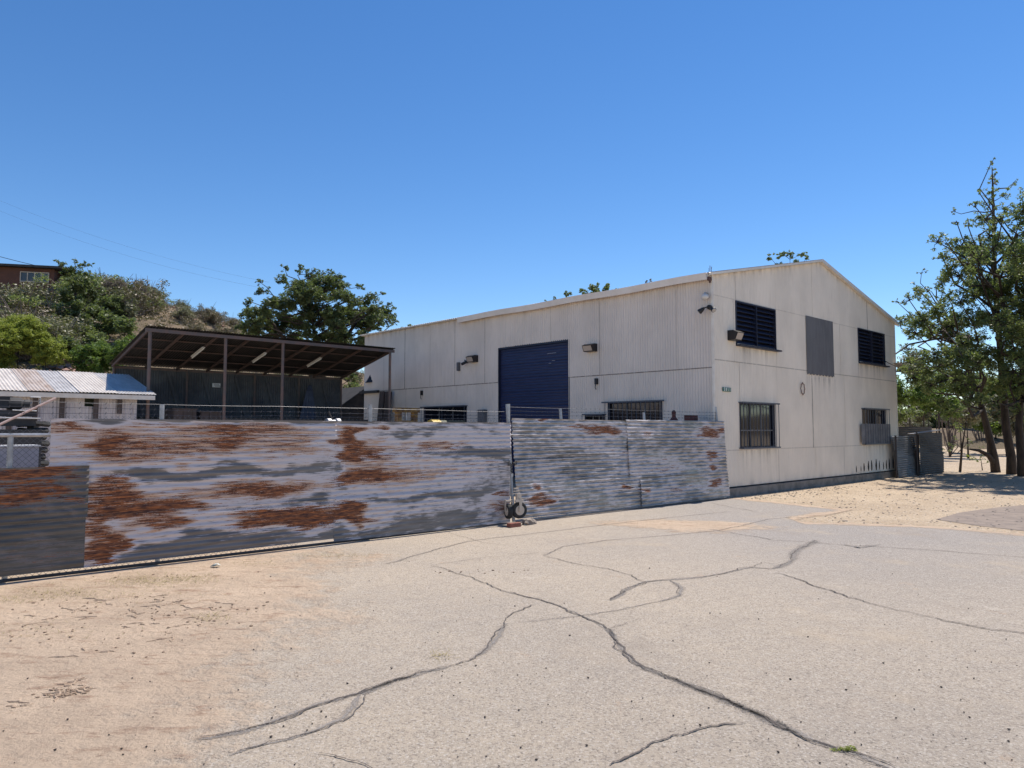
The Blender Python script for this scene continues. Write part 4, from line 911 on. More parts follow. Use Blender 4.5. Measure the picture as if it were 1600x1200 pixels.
a0, _ = AB(270, 645, 11.9); a1, _ = AB(307, 645, 11.9); crate(a0, a1, 11.9, 12.7, 0, 2.15, 'crate', 'cupboard', 'brown board cupboard under the left of the canopy', 'cupboard')
a0, _ = AB(313, 645, 12.2); a1, _ = AB(346, 645, 12.2); crate(a0, a1, 12.2, 12.9, 0, 2.10, 'crate', 'cupboard', 'brown board cupboard right of its twin under the canopy', 'cupboard')
t = thing('workbench', P(-4, 12.6), 'long dark workbench loaded along the canopy front', 'workbench'); mb = MB(); mb.lbox(-6.6, -1.6, 12.2, 13.2, 1.86, 1.93); mb.build('top', M['dark_steel'], t)
for a in (-6.5, -4.8, -3.2, -1.7):
    mb = MB(); mb.lbox(a - .05, a + .05, 12.3, 12.4, 0, 1.86); mb.build('leg', M['dark_steel'], t)
mb = MB(); mb.lbox(-6.5, -1.7, 12.9, 12.95, .2, 1.85); mb.build('back_panel', M['dark_steel'], t)
a, z = AB(485, 600, 14.2); t = thing('hanging_tarp', P(a, 14.2, z + .3), 'blue grey tarpaulin hanging in folds on the canopy back wall', 'tarp')
mb = MB(); vs_ = []; 
for i in range(9):
    f = i / 8; w = .12 + .75 * f ** .8; zz = 3.15 - 2.2 * f
    for j in range(17): g = j / 16 - .5; vs_.append(P(a + g * w * 1.1 - .15 * f, 14.35 - .12 * abs(math.sin(g * 14)) * (.3 + f) - .1, zz))
mb.add(vs_, [(i * 17 + j, i * 17 + j + 1, (i + 1) * 17 + j + 1, (i + 1) * 17 + j) for i in range(8) for j in range(16)]); o = mb.build('cloth', M['tarp'], t, smooth=True); sl = o.modifiers.new('s', 'SOLIDIFY'); sl.thickness = .006
a, z = AB(338, 602, 14.5); t = thing('notice_board', P(a, 14.5, z), 'small pale notice sheet pinned to the canopy back wall', 'notice'); mb = MB(); mb.box(P(a, 14.5, z), .26, .01, .13, U, V); mb.build('sheet', M['sign_white'], t); mb = MB()
for k in range(3): mb.box(P(a + .02 * k, 14.493, z + .035 - .035 * k), .18, .004, .012, U, V)
mb.build('smudge', M['dark_steel'], t)
# machine with silver head, on the bench
q = AT(520, 655, 20); q[2] = 0; t = thing('bench_grinder', q, 'silver and black bench machine glinting above the gate', 'machine')
mb = MB(); mb.tube([q, q + Z * 1.55], .06, 8); mb.build('stand', M['dark_steel'], t)
mb = MB(); mb.lathe(q + Z * 1.78 - U * .22, U, [(0, .06), (.03, .13), (.14, .13), (.17, .09), (.28, .09), (.31, .13), (.42, .13), (.45, .06)], 16); mb.lathe(q + Z * 1.6, Z, [(0, .12), (.1, .07), (.2, .05)], 12); mb.build('head', M['silver'], t, smooth=False)
mb = MB(); mb.tube([q + Z * 1.85, q + Z * 2.02 - U * .1, q + Z * 2.1 - U * .12], .022); mb.tube([q + Z * 1.75 + U * .2, q + Z * 1.7 + U * .55], .02); mb.build('handle', M['dark_steel'], t)
# yellow press and drum
q = AT(632, 650, 19.5); q[2] = 0; t = thing('yellow_press', q, 'rusty yellow steel press frame standing in the yard', 'machine')
for dx in (-.2, .32): mb = MB(); mb.box(q + U * dx + Z * 1.05, .12, .16, 2.1, U, V); mb.build('upright', M['yellow_rust'], t)
mb = MB(); mb.box(q + U * .06 + Z * 2.12, .76, .2, .12, U, V); mb.box(q + U * .06 + Z * 1.8, .5, .12, .08, U, V); mb.build('crossbeam', M['yellow_rust'], t)
mb = MB(); mb.lathe(q + U * .06 + Z * 1.85, Z, [(0, .05), (.22, .05), (.24, .08), (.3, .05)], 10); mb.build('ram', M['silver'], t)
q = AT(665, 656, 20.5); q[2] = 0; t = thing('storage_tank', q, 'horizontal tank with a bright yellow band beside the yellow press', 'tank')
mb = MB(); mb.lathe(q + Z * 1.68 + U * .2, U, [(-.02, .05), (0, .19), (1.15, .19), (1.2, .1)], 20); mb.build('body', M['olive'], t); mb = MB(); mb.lathe(q + Z * 1.68 + U * .16, U, [(0, .2), (.3, .2)], 20); mb.build('band', M['yellow'], t)
mb = MB(); mb.lathe(q + Z * 1.62 - U * .75, U, [(0, .1), (.9, .13)], 14); mb.build('nose', M['olive'], t)
for dx in (.3, 1.1): mb = MB(); mb.box(q + U * dx + Z * .75, .07, .3, 1.5, U, V); mb.build('leg', M['dark_steel'], t)
for px, lab in ((606, 'left of the two dark upright planks leaning at the side wall'), (616, 'right of the two dark upright planks leaning at the side wall')):
    b, z = WP(px, 612); mb = MB(); p0, p1 = P(-.5, b, 0), P(-.22, b, z); mb.beam(p0, p1, .10, .26, V); mb.beam(p0 + U * -.03, p1 * .999 + np.array([0, 0, .0]) - U * .03, .02, .3, V); tag(mb.build('leaning_plank', M['wood'], origin=p0), lab, 'plank')
# low metal railing and dark slope by canopy right end
t = thing('metal_railing', AT(560, 655, 23), 'low dark barred railing behind the gate near the canopy', 'railing'); mb = MB(); c = AT(545, 655, 23); c[2] = 0
mb.tube([c - U * .9 + Z * 1.85, c + U * 2.6 + Z * 1.85], .02, 6); mb.build('rail', M['dark_steel'], t); mb = MB()
for i in range(24): mb.tube([c - U * .9 + U * i * .148, c - U * .9 + U * i * .148 + Z * 1.85], .009, 4)
mb.build('bars', M['galv'], t)
b1_ = 15.9; a0, z0 = AB(500, 650, b1_); a1, z1 = AB(574, 606, b1_)
mb = MB(); q = [P(a0, b1_, 1.9), P(a1, b1_, z1), P(a1, b1_ + 3, z1), P(a0, b1_ + 3, 1.9), P(a0, b1_, 0), P(a1, b1_, 0), P(a1, b1_ + 3, 0), P(a0, b1_ + 3, 0)]
mb.add(q, [(0, 1, 2, 3), (4, 5, 1, 0), (5, 6, 2, 1), (6, 7, 3, 2), (7, 4, 0, 3)]); ln = thing('lean_to_shed', P(a1, b1_), 'dark low shed with a sloping roof at the far end of the warehouse', 'shed')
mb.build('walls', M['dark_steel'], ln); mb = MB(); mb.beam((q[0] + q[3]) / 2 + Z * .05, (q[1] + q[2]) / 2 + Z * .05, 3.2, .05); mb.build('roof', M['dark_steel'], ln)
# long low shed on the left
SA0, SA1, SB0, SB1, SZ0, SZ1 = -17.5, -8.95, 11.0, 13.45, 2.50, 3.14
sh = thing('low_shed', P(-12, SB0), 'long low shed under a patchwork white corrugated roof', 'shed')
d = P(0, SB1, SZ1) - P(0, SB0, SZ0); LS = np.linalg.norm(d); d /= LS; nn = np.cross(U, d); nn = nn if nn[2] > 0 else -nn
x = SA1; k = 0
for w, mk, split, mk2 in ((.9, 'roof_grey', .0, None), (.8, 'roof_white', .0, None), (.55, 'roof_grey', 0, None), (.5, 'roof_rusty', 0, None), (1.35, 'roof_white', 0, None), (.95, 'roof_grey', .42, 'roof_rusty'), (1.15, 'roof_white', .5, 'roof_rusty'), (.9, 'roof_grey', .0, None), (1.2, 'roof_white', .0, None), (1, 'roof_grey', 0, None)):
    a0_ = max(x - w, SA0)
    if a0_ >= x: break
    for lo, hi, mm, oo in (((-.12, LS, mk, 0),) if not split else ((-.12, LS * split + .05, mk2, 0), (LS * split, LS, mk, .012))):
        mb = MB(); corr(mb, P(0, SB0, SZ0) + nn * .03, U, d, nn, a0_, x + .05, lo, hi, amp=.009, seg=6, off=.01 * (k % 2) + oo); mb.build('roof_sheet', M[mm], sh)
    x -= w; k += 1
mb = MB(); mb.lbox(SA0, SA1 + .02, SB0 - .12, SB0 - .08, SZ0 - .14, SZ0 - .03); mb.build('fascia', M['cream_trim'], sh)
mb = MB(); corr(mb, P(0, SB0 + .1), U, Z, -V, SA0, SA1 - .35, .0, SZ0 - .02, amp=.009, seg=6, holes=[(AB(132, 622, 11.1)[0], AB(152, 622, 11.1)[0], AB(132, 635, 11.1)[1], 2.5)], levels=[1.0])
mb.build('wall', M['shed_wall'], sh, attrs={})
mb = MB(); corr(mb, P(SA1 - .35, 0), V, Z, U, SB0 + .12, SB1, 0, lambda b: SZ0 - .05 + (SZ1 - SZ0) * (b - SB0) / (SB1 - SB0), seg=4); mb.lbox(SA0, SA1 - .4, SB1, SB1 + .05, 0, SZ1 - .05); mb.build('wall', M['shed_wall'], sh)
for px in (15, 55, 97, 150, 187):
    a, _ = AB(px, 630, SB0 + .05); mb = MB(); mb.lbox(a - .05, a + .05, SB0 + .0, SB0 + .08, 0 if px != 187 else 2.0, SZ0 - .03); mb.build('post', M['wood'], sh)
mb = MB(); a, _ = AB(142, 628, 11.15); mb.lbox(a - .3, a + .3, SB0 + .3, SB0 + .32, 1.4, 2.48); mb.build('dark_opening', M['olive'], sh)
# hoarded machinery at the left edge
def pile(): pass
q = AT(25, 650, 12.6); q[2] = 0
t = thing('machinery', q, 'dark piled machine with small engine on top behind the left fence end', 'machine')
mb = MB(); mb.box(q + Z * .8 - U * .25, 1.15, .8, 1.6, U, V); mb.box(q + Z * 1.72 - U * .4, 1.3, .6, .12, U, V); mb.box(q + Z * 1.88 - U * .25, 1.0, .5, .1, U, V); mb.build('cabinet', M['dark_steel'], t)
mb = MB(); c = q + Z * 2.05 + U * .05
mb.lathe(c - U * .2, U, [(0, .04), (.02, .11), (.2, .11), (.24, .07), (.34, .07)], 14); mb.box(c + Z * .02 - U * .25, .18, .2, .2, U, V); mb.build('engine', M['dark_steel'], t)
mb = MB(); mb.tube([c + U * .15 + Z * .12, c + U * .3 + Z * .12, c + U * .3 - Z * .06], .014, 6); mb.tube([c + U * .05 + Z * .02, c + U * .12 - Z * .06, c + U * .18 + Z * .03], .012); mb.build('handle', M['silver'], t)
mb = MB(); mb.tube([q + Z * 1.80 - U * .5 - V * .35, q + Z * 1.79 + U * .3 - V * .35], .013); mb.tube([q + Z * 1.93 - U * .1 - V * .3, q + Z * 1.92 + U * .25 - V * .3], .012); mb.build('trim_rod', M['galv'], t)
q2 = AT(52, 655, 12.8); q2[2] = 0; t = thing('coiled_hose', q2, 'dark stacked hose reel beside the piled machine', 'hose')
mb = MB()
for i in range(14): zz = .2 + i * .115; r = .2 + .03 * math.sin(i * 2.1); mb.tube([q2 + Z * (zz + .01 * math.sin(3 * a)) + U * r * math.cos(a) + V * r * math.sin(a) for a in np.linspace(0, 2 * math.pi, 17)], .05, 6, False)
mb.build('coils', M['rubber'], t); mb = MB(); mb.tube([q2, q2 + Z * 1.75], .09, 8); mb.build('core', M['dark_steel'], t)
q = AT(8, 700, 9.6); q[2] = 0; t = thing('air_cooler', q, 'pale grey metal cooler cabinet seen through the chain link', 'cooler')
mb = MB(); c = G(0, 700); c0 = AT(8, 700, 9.9); c0[2] = 0; mb.box(c0 + Z * .68, .70, .5, 1.36, U, V); mb.build('cabinet', M['ac'], t); mb = MB(); mb.box(c0 + Z * 1.375, .74, .54, .02, U, V); mb.build('lid', M['white_plastic'], t)
mb = MB(); p0, p1 = AT(-40, 682, 10.4), AT(87, 622, 11.2); mb.tube([p0, p1], .018, 8); tag(mb.build('slanting_pole', mat('pole_pink', (.52, .36, .31), .6), origin=p0), 'thin pinkish pole slanting up across the left shed', 'pole')
# ------------------------------------------------------------------ corrugated enclosure right of the warehouse
def fence_piece(name, pa, pb, z0, z1, m, label, amp=.01, lean=0.0, step=None, shift=0):
    D = pb - pa; L = np.linalg.norm(D); D = D / L; n_ = np.array([D[1], -D[0], 0]); t = thing(name, pa, label, 'fence')
    global Z
    zz = Z; Zk = zz * math.cos(lean) - n_ * math.sin(lean); nk = n_ * math.cos(lean) + zz * math.sin(lean); Z = Zk
    for i, (a_, b_) in enumerate(((z0, (z0 + z1) / 2 + .03), ((z0 + z1) / 2, z1))):
        mb = MB(); uv = sheet(mb, pa, D, nk, 0, L - .05 * i, a_, b_, .012 * (i + 1), wob=.03, phase=i * 1.3); mb.build('corrugated_sheet', M[m], t, attrs={'rust': [0.0] * mb.n, 'ox': [.4] * mb.n}, smooth=True)
    Z = zz
    for k in (.02, L - .02): mb = MB(); mb.tube([pa + D * k - n_ * .06, pa + D * k - n_ * .06 + zz * (z1 + .02)], .03, 6); mb.build('post', M['wood'], t)
    return t
fe = [P(WID + .1, -.12), G(1433, 745.5), G(1474, 739.5)]
M['fence_grey2'] = mat('galvanised_dull', fn=f_rustsheet((.22, .22, .23), (.27, .26, .26), (.25, .2, .17)))
q_ = onplane(1433, 745, P(0, -.35), V); q_[2] = 0; M['fence_mid'] = mat('galvanised_mid_grey', fn=f_rustsheet((.17, .165, .165), (.22, .21, .21), (.22, .16, .13)))
p_ = onplane(1404, 745, P(0, -.35), V); p_[2] = 0
fence_piece('scrap_fence', p_, q_ + U * .42, .02, 1.38, 'fence_mid', 'short corrugated fence with bright ridges against the warehouse corner', lean=math.radians(8))
M['fence_brown'] = mat('galvanised_brown_dull', fn=f_rustsheet((.085, .074, .064), (.12, .105, .092), (.14, .10, .075), ro=.7, me_=.05))
fence_piece('scrap_fence', q_ - V * .10 - U * .05, G(1474, 739.5), .02, 1.48, 'fence_brown', 'dark corrugated fence side right of the bright ridged piece')
fence_piece('scrap_fence', P(WID + .2, 1.0), G(1472, 735) + V * .3, 1.0, 1.70, 'fence_brown', 'brown rear corrugated fence behind the bright ridged piece')
q = G(1470, 739); mb = MB(); mb.tube([q + Z * 0, q + Z * 2.2], .035, 6); tag(mb.build('dark_post', M['wood'], origin=q), 'thin dark post rising above the corrugated fence corner', 'post')
mb = MB(); c = P(WID + .3, .2, 1.55); mb.beam(G(1425, 744) + Z * 1.45 , G(1470, 740) + Z * 1.58, .22, .015); tag(mb.build('loose_sheet', M['fence_grey2'], origin=c, attrs={'rust': [.5] * mb.n}), 'loose rusty sheet lying over the top of the corrugated fence', 'metal sheet')
# ------------------------------------------------------------------ vegetation
DENS = 10.0
def leaves_mesh(name, centers, radii, per, size, m, parent, asp=2.2, flat=.8, tone_bias=0.0, up=.4):
    """many leaf-sized faces in clumps round the given centres"""
    C, T = [], []
    for (c, r) in zip(centers, radii):
        n = max(6, int(per * DENS * r * r * 1.0))
        d = RNG.normal(size=(n, 3)); d /= np.linalg.norm(d, axis=1)[:, None] + 1e-9
        rad = r * (RNG.random(n) ** .45)[:, None]
        C.append(np.asarray(c) + d * rad * [1, 1, flat]); T.append(np.full(n, RNG.random() * .6) + RNG.random(n) * .4 + tone_bias)
    C = np.concatenate(C); T = np.clip(np.concatenate(T), 0, 1); n = len(C)
    a = RNG.normal(size=(n, 3)); a[:, 2] = a[:, 2] * .6 - .15; a /= np.linalg.norm(a, axis=1)[:, None]
    nr = RNG.normal(size=(n, 3)); nr[:, 2] = np.abs(nr[:, 2]) + up; b = np.cross(nr, a); b /= np.linalg.norm(b, axis=1)[:, None] + 1e-9
    s = size * RNG.uniform(.6, 1.25, n)[:, None]; w = s / asp
    nrm = np.cross(a, b)
    v = np.stack([C - a * s * .5, C + b * w * .5 - nrm * w * .12, C + a * s * .5, C - b * w * .5 - nrm * w * .12], 1).reshape(-1, 3)
    off = np.array(parent['_o']); v = v - off
    me = bpy.data.meshes.new(name); me.vertices.add(4 * n); me.vertices.foreach_set('co', v.ravel().astype(np.float32))
    me.loops.add(4 * n); me.loops.foreach_set('vertex_index', np.arange(4 * n, dtype=np.int32)); me.polygons.add(n)
    me.polygons.foreach_set('loop_start', np.arange(0, 4 * n, 4, dtype=np.int32))
    at = me.attributes.new('tone', 'FLOAT', 'POINT'); at.data.foreach_set('value', np.repeat(T, 4).astype(np.float32))
    me.materials.append(m); me.update(); me.validate(); o = bpy.data.objects.new(name, me); COL.objects.link(o); o.parent = parent
    return o
KD = 3.4
def tree(name, base, trunk, clusters, label, cat='tree', leaf='leaf', bark='bark', size=.11, per=130, sub=9, r0=.16, group=None, dens=1.0, subr=.33, dead=False, trunks=None, asp=2.2):
    """trunk: list of points; clusters: list of (xyz, r)"""
    t = thing(name, base, label, cat, group); tr_ = MB()
    trunk = [np.asarray(p, float) for p in trunk]; m = len(trunk)
    tr_.tube(trunk, [r0 * (1 - .93 * i / (m - 1)) for i in range(m)], 9)
    for tk in (trunks or []): tk = [np.asarray(p, float) for p in tk]; tr_.tube(tk, [r0 * .7 * (1 - .75 * i / (len(tk) - 1)) for i in range(len(tk))], 7)
    allp = [p for p in trunk[1:]] + [np.asarray(p, float) for tk in (trunks or []) for p in tk[1:]]
    dn = []
    for i in range(len(trunk) - 1):
        for f in (0, .33, .66): dn.append((trunk[i] * (1 - f) + trunk[i + 1] * f, r0 * (1 - .75 * (i + f) / (m - 1))))
    dn.append((trunk[-1], r0 * .25))
    cen, rad = [], []
    for c, r in clusters:
        c = np.asarray(c, float)
        cand = [(np.linalg.norm((c - p) * [1, 1, 1.0]) + (3 if p[2] > c[2] - .2 * np.linalg.norm((c - p)[:2]) else 0) + (5 if p[2] < base[2] + min(2.4, .3 * (trunk[-1][2] - base[2])) else 0), p, rr) for p, rr in dn]
        _, p, rr = min(cand, key=lambda q: q[0]); L = np.linalg.norm(c - p)
        br = min(rr * .5, .012 + .011 * L); mid = (p + c) / 2 + RNG.normal(size=3) * L * .08 + np.array([0, 0, -.04 * L])
        tr_.tube([p, (p + mid) / 2 + RNG.normal(size=3) * L * .03, mid, (mid + c) / 2 + RNG.normal(size=3) * L * .03, c], [br, br * .85, br * .65, br * .45, br * .3], 5, False)
        for k in range(max(3, int(KD * sub * min(2.2, (r / .8) ** 1.3) * dens))):
            d = RNG.normal(size=3); d /= np.linalg.norm(d); q = c + d * r * RNG.uniform(.35, 1.0) * [1, 1, .85]
            tr_.tube([c + (c - p) / (L + .01) * -.1, (c + q) / 2 + RNG.normal(size=3) * r * .06, q], [br * .3, br * .2, .006], 4, False)
            cen.append(q); rad.append(r * subr * RNG.uniform(.55, 1.15))
            if dead:
                for _ in range(5): e = q + RNG.normal(size=3) * r * .5; tr_.tube([q, (q + e) / 2 + RNG.normal(size=3) * r * .06, e], [.009, .007, .004], 3, False)
    tr_.build('trunk', M[bark], t, smooth=True)
    leaves_mesh('crown', cen, rad, per, size, M[leaf], t, asp=asp)
    return t
def cl(lst, Y, spread=1.0, extra=0):
    out = []
    lst = list(lst) + [(c[0] + RNG.normal() * c[2] * .8, c[1] + RNG.normal() * c[2] * .7, c[2] * .8, *(c[3:])) for c in lst if c[2] > 14 for _ in range(extra)]
    for c in lst:
        px, py, r = c[:3]; y = (c[3] if len(c) > 3 else Y) + RNG.uniform(-1, 1) * spread
        out.append((AT(px, py, y), r / FPX * y))
    return out
def trunkpx(lst, Y0, Y1=None):
    n = len(lst); return [AT(px, py, Y0 + ((Y1 or Y0) - Y0) * i / (n - 1)) for i, (px, py) in enumerate(lst)]
# right-hand tree group
b = G(1556, 738); YA = b[1]
tree('broadleaf_tree', b, [b - Z * .1] + trunkpx([(1553, 715), (1545, 680), (1535, 640), (1518, 590), (1500, 540), (1478, 490), (1455, 455)], YA, YA),
     cl([(1420, 468, 13), (1438, 455, 16), (1412, 498, 15), (1430, 520, 20), (1460, 480, 24), (1472, 520, 27), (1442, 560, 24), (1482, 562, 28), (1500, 505, 28), (1500, 600, 26), (1455, 600, 22), (1532, 560, 25), (1418, 545, 14), (1472, 440, 16), (1522, 622, 20), (1470, 630, 16), (1415, 580, 14), (1445, 500, 20), (1400, 470, 7), (1428, 590, 18), (1540, 600, 20), (1500, 470, 22), (1440, 425, 7), (1495, 640, 12), (1470, 590, 24), (1505, 560, 24), (1545, 570, 22)], YA - 2.5, 4.0, 1),
     'leaning tree with a hooked low limb and crown touching the warehouse corner', size=.10, per=200, sub=11, r0=.17, leaf='leaf',
     trunks=[trunkpx([(1556, 728), (1545, 712), (1530, 704), (1515, 702)], YA, YA - .3)])
b = G(1580, 741); YB = b[1]
tree('broadleaf_tree', b, [b - Z * .1] + trunkpx([(1580, 715), (1572, 670), (1568, 620), (1562, 540), (1556, 460), (1553, 390), (1552, 330), (1551, 285), (1550, 262)], YB, YB),
     cl([(1550, 252, 6), (1549, 262, 8), (1553, 280, 11), (1545, 320, 14), (1560, 345, 16), (1556, 274, 9), (1549, 298, 13), (1530, 301, 8), (1523, 322, 12), (1585, 285, 9), (1489, 330, 8), (1494, 345, 9), (1512, 352, 12), (1541, 340, 17), (1570, 326, 15), (1480, 380, 14), (1502, 384, 20), (1532, 385, 25), (1566, 380, 22), (1472, 402, 13), (1500, 430, 26), (1540, 440, 28), (1580, 432, 25), (1540, 492, 30), (1582, 502, 28), (1562, 552, 28), (1592, 352, 16), (1520, 460, 24), (1560, 600, 24), (1520, 540, 24), (1487, 415, 16), (1580, 470, 24), (1515, 410, 22), (1590, 390, 22), (1545, 365, 20), (1535, 405, 24)], YB - 1.5, 3.4, 1),
     'tall tree whose thin pointed top rises above all the others at right', size=.10, per=190, sub=11, r0=.17, leaf='leaf')
b = G(1598, 744); YC = b[1]
tree('broadleaf_tree', b, [b - Z * .1] + trunkpx([(1596, 715), (1592, 670), (1595, 600), (1605, 520), (1620, 430), (1625, 350)], YC, YC),
     cl([(1605, 400, 25), (1625, 335, 30), (1650, 420, 50), (1608, 470, 30), (1608, 540, 35), (1598, 600, 25), (1660, 520, 50), (1598, 645, 15), (1700, 450, 60), (1620, 600, 30, 22), (1680, 540, 50, 21), (1720, 600, 50, 19), (1600, 330, 14), (1596, 430, 22), (1590, 560, 24), (1750, 480, 60, 22), (1585, 400, 24), (1575, 450, 26), (1580, 520, 28), (1585, 580, 26), (1570, 620, 18), (1600, 360, 20), (1600, 300, 10), (1560, 500, 24), (1590, 640, 14)], YC - 1.5, 2.6, 1),
     'tree with a straight dark trunk at the right edge of the photo', size=.10, per=185, sub=11, r0=.17, leaf='leaf')
# offstage neighbour whose shade falls over the dirt
b = np.array([19.5, 20.0, 0]); tree('broadleaf_tree', b, [b, b + [.2, 0, 2.5], b + [0, .3, 5], b + [-.5, .3, 7]], [((b + np.array(o_)), r_) for o_, r_ in (((-2, .5, 5.5), 1.3), ((-.5, -1.5, 6), 1.3), ((-3.2, 0.8, 6.5), 1.2), ((0, 1, 7.5), 1.5), ((-1.6, 1.6, 7), 1.2), ((1, 0, 5.5), 1.3), ((-2.4, -1.0, 7.2), 1.1), ((-3.6, -.4, 5.2), .9))],
     'tree beside the forecourt, outside the right edge, shading the gravel', size=.14, per=90, sub=11, r0=.2)
# saplings and bush at the foot of the trees
b = G(1500, 737); tree('sapling', b, [b] + trunkpx([(1503, 700), (1508, 670), (1512, 640)], b[1]), cl([(1490, 690, 14), (1512, 690, 10), (1500, 665, 14), (1480, 705, 8), (1515, 640, 12), (1495, 645, 12)], b[1], .5), 'thin sapling with sparse leaves right of the corrugated fence', 'sapling', size=.10, per=70, sub=6, r0=.05)
b = G(1535, 735); tree('sapling', b, [b] + trunkpx([(1533, 720), (1531, 708)], b[1]), cl([(1535, 712, 12), (1528, 722, 8), (1545, 722, 8), (1532, 702, 6)], b[1] - .5, .3), 'small leafy seedling at the foot of the leaning tree', 'sapling', size=.09, per=110, sub=6, r0=.02)
for px, py, tops, lab in ((1535, 706, [(1540, 650), (1500, 640), (1520, 600)], 'bare forked stems behind the leaning tree'), (1485, 712, [(1480, 660), (1500, 650), (1470, 620)], 'bare grey stems just right of the dark post')):
    b = G(px, py); Y = b[1]; t = thing('bare_shrub', b, lab, 'shrub'); mb = MB()
    for tx, ty in tops:
        for k in range(5): e = AT(tx + random.uniform(-14, 14), ty + random.uniform(-20, 20), Y + random.uniform(-1, 1)); md = (b + e) / 2 + RNG.normal(size=3) * .2; mb.tube([b, md, e], [.035, .022, .008], 5, False); mb.tube([md, md + RNG.normal(size=3) * .5 + Z * .5], [.015, .005], 4, False)
    mb.build('stems', M['bark_grey'], t)
# green thicket behind the enclosure
def bush(px, py, r, Y, label, leaf='leaf', cat='bush', name='bush', size=.1, per=110, n=7, group=None, flat=.8, bark='bark', sub=9, dead=False, zb=None, asp=2.2):
    c = AT(px, py, Y); R_ = r / FPX * Y; zb = terrain(c[0], c[1]) if zb is None else zb; b = np.array([c[0], c[1], zb])
    cs = []; sub = sub * 2.0
    for i in range(n): d = RNG.normal(size=3); d /= np.linalg.norm(d); cs.append((c + d * R_ * .6 * [1, 1, flat], R_ * RNG.uniform(.4, .6)))
    t = tree(name, b, [b - Z * .2, (b * 2 + c) / 3, c], cs, label, cat, leaf, bark, size, per, sub, r0=max(.03, R_ * .06), group=group, dead=dead, asp=asp); return t
bush(1420, 610, 40, 34, 'leafy green thicket behind the corrugated fence by the warehouse', 'leaf_reed', size=.16, per=60, n=10)
bush(1462, 630, 36, 38, 'green shrub right of the thicket behind the fence', 'leaf_reed', size=.16, per=50, n=9)
bush(1415, 650, 24, 31, 'low brush directly above the corrugated fence', 'leaf', size=.14, per=60, n=7)
for i, (px, py, r, Y) in enumerate([(1480, 600, 34, 42), (1510, 640, 30, 40), (1540, 610, 34, 46), (1570, 640, 30, 44), (1600, 620, 36, 44), (1440, 570, 30, 40), (1555, 660, 24, 52), (1610, 665, 24, 50), (1500, 660, 22, 48), (1500, 650, 26, 44), (1550, 655, 30, 47), (1600, 655, 34, 46), (1650, 655, 34, 46), (1520, 610, 34, 60), (1580, 615, 40, 62), (1450, 640, 30, 50), (1400, 640, 26, 50), (1640, 610, 40, 62)]):
    bush(px, py, r, Y, 'dusty green shrub beyond the sandy wash', 'leaf_grey' if i % 2 else 'leaf_reed', size=.22, per=22, n=7, group='shrubs beyond the sandy wash at right', name='shrub', cat='shrub')
b = G(1520, 722); bush(1515, 716, 9, b[1] + 2, 'low yellow-green weed clump on the sand between trunks', 'leaf_bright', size=.08, per=150, n=4, name='weed_clump', cat='weed')
for i in range(11):
    bush(1462 + i * 19, 662 - 7 * (i % 3), 32, 62 + 9 * (i % 2), 'dusty green shrub beyond the sandy wash', ('leaf', 'leaf_reed', 'leaf_grey')[i % 3], size=.26, per=26, n=8, group='shrubs beyond the sandy wash at right', name='shrub', cat='shrub')
# tree behind the canopy
Y = 34; b = np.array([*AT(497, 640, Y)[:2], 0.0]); b[2] = terrain(b[0], b[1])
tree('broadleaf_tree', b, [b - Z * .2] + trunkpx([(498, 640), (497, 600), (495, 560), (490, 510), (480, 460), (465, 430)], Y),
     cl([(445, 418, 9), (442, 438, 14), (470, 422, 10), (486, 428, 14), (500, 450, 24), (470, 455, 22), (405, 440, 8), (412, 455, 12), (388, 470, 11), (385, 490, 14), (378, 512, 12), (400, 505, 20), (430, 480, 22), (430, 510, 22), (460, 500, 24), (495, 490, 26), (530, 445, 16), (545, 470, 20), (530, 500, 24), (565, 448, 9), (560, 490, 18), (585, 460, 7), (598, 458, 7), (590, 480, 12), (608, 475, 7), (585, 505, 18), (605, 502, 12), (618, 503, 6), (570, 530, 20), (500, 530, 22), (540, 530, 22), (460, 535, 20), (400, 535, 18), (370, 530, 12), (600, 525, 12), (515, 425, 7), (560, 560, 14), (555, 590, 14), (545, 615, 12), (575, 470, 16), (600, 490, 14), (570, 510, 18), (520, 460, 18)], Y, 1.8, 2),
     'wide leafy tree standing behind the open canopy', size=.125, per=190, sub=12, r0=.2, leaf='leaf_dark', trunks=[trunkpx([(497, 600), (530, 540), (560, 500), (590, 480)], Y), trunkpx([(497, 600), (460, 550), (430, 510), (405, 480)], Y)])
bush(548, 612, 20, 31, 'sunlit shrub in the gap between canopy and warehouse', 'leaf', size=.13, per=100, n=7)
# trees behind the warehouse
for (lst, Y, lab, lf) in (([(868, 466, 5), (888, 460, 8), (910, 456, 8), (932, 452, 12), (950, 450, 9), (963, 452, 4), (852, 470, 4), (900, 475, 14), (935, 475, 16)], 44, 'round treetop peeking over the long side of the roof', 'leaf'), ([(1203, 402, 7), (1218, 398, 9), (1235, 397, 9), (1252, 397, 8), (1262, 402, 6), (1225, 420, 16), (1245, 420, 16)], 40, 'treetop showing just left of the gable peak', 'leaf'), ([(1010, 440, 4), (1017, 438, 3), (1014, 450, 5)], 40, 'tiny brownish treetop tip over the roof edge', 'leaf_dry'), ([(630, 513, 6), (642, 511, 7), (652, 514, 4), (640, 525, 10)], 44, 'small bush top left of the white gutter end', 'leaf')):
    c = np.mean([AT(p[0], p[1], Y) for p in lst], 0); b = np.array([c[0], c[1], terrain(c[0], c[1])])
    tree('broadleaf_tree', b, [b - Z * .2, (b + c) / 2, c], cl(lst, Y, .6), lab, size=.15, per=230, sub=10, r0=.15, leaf=lf)
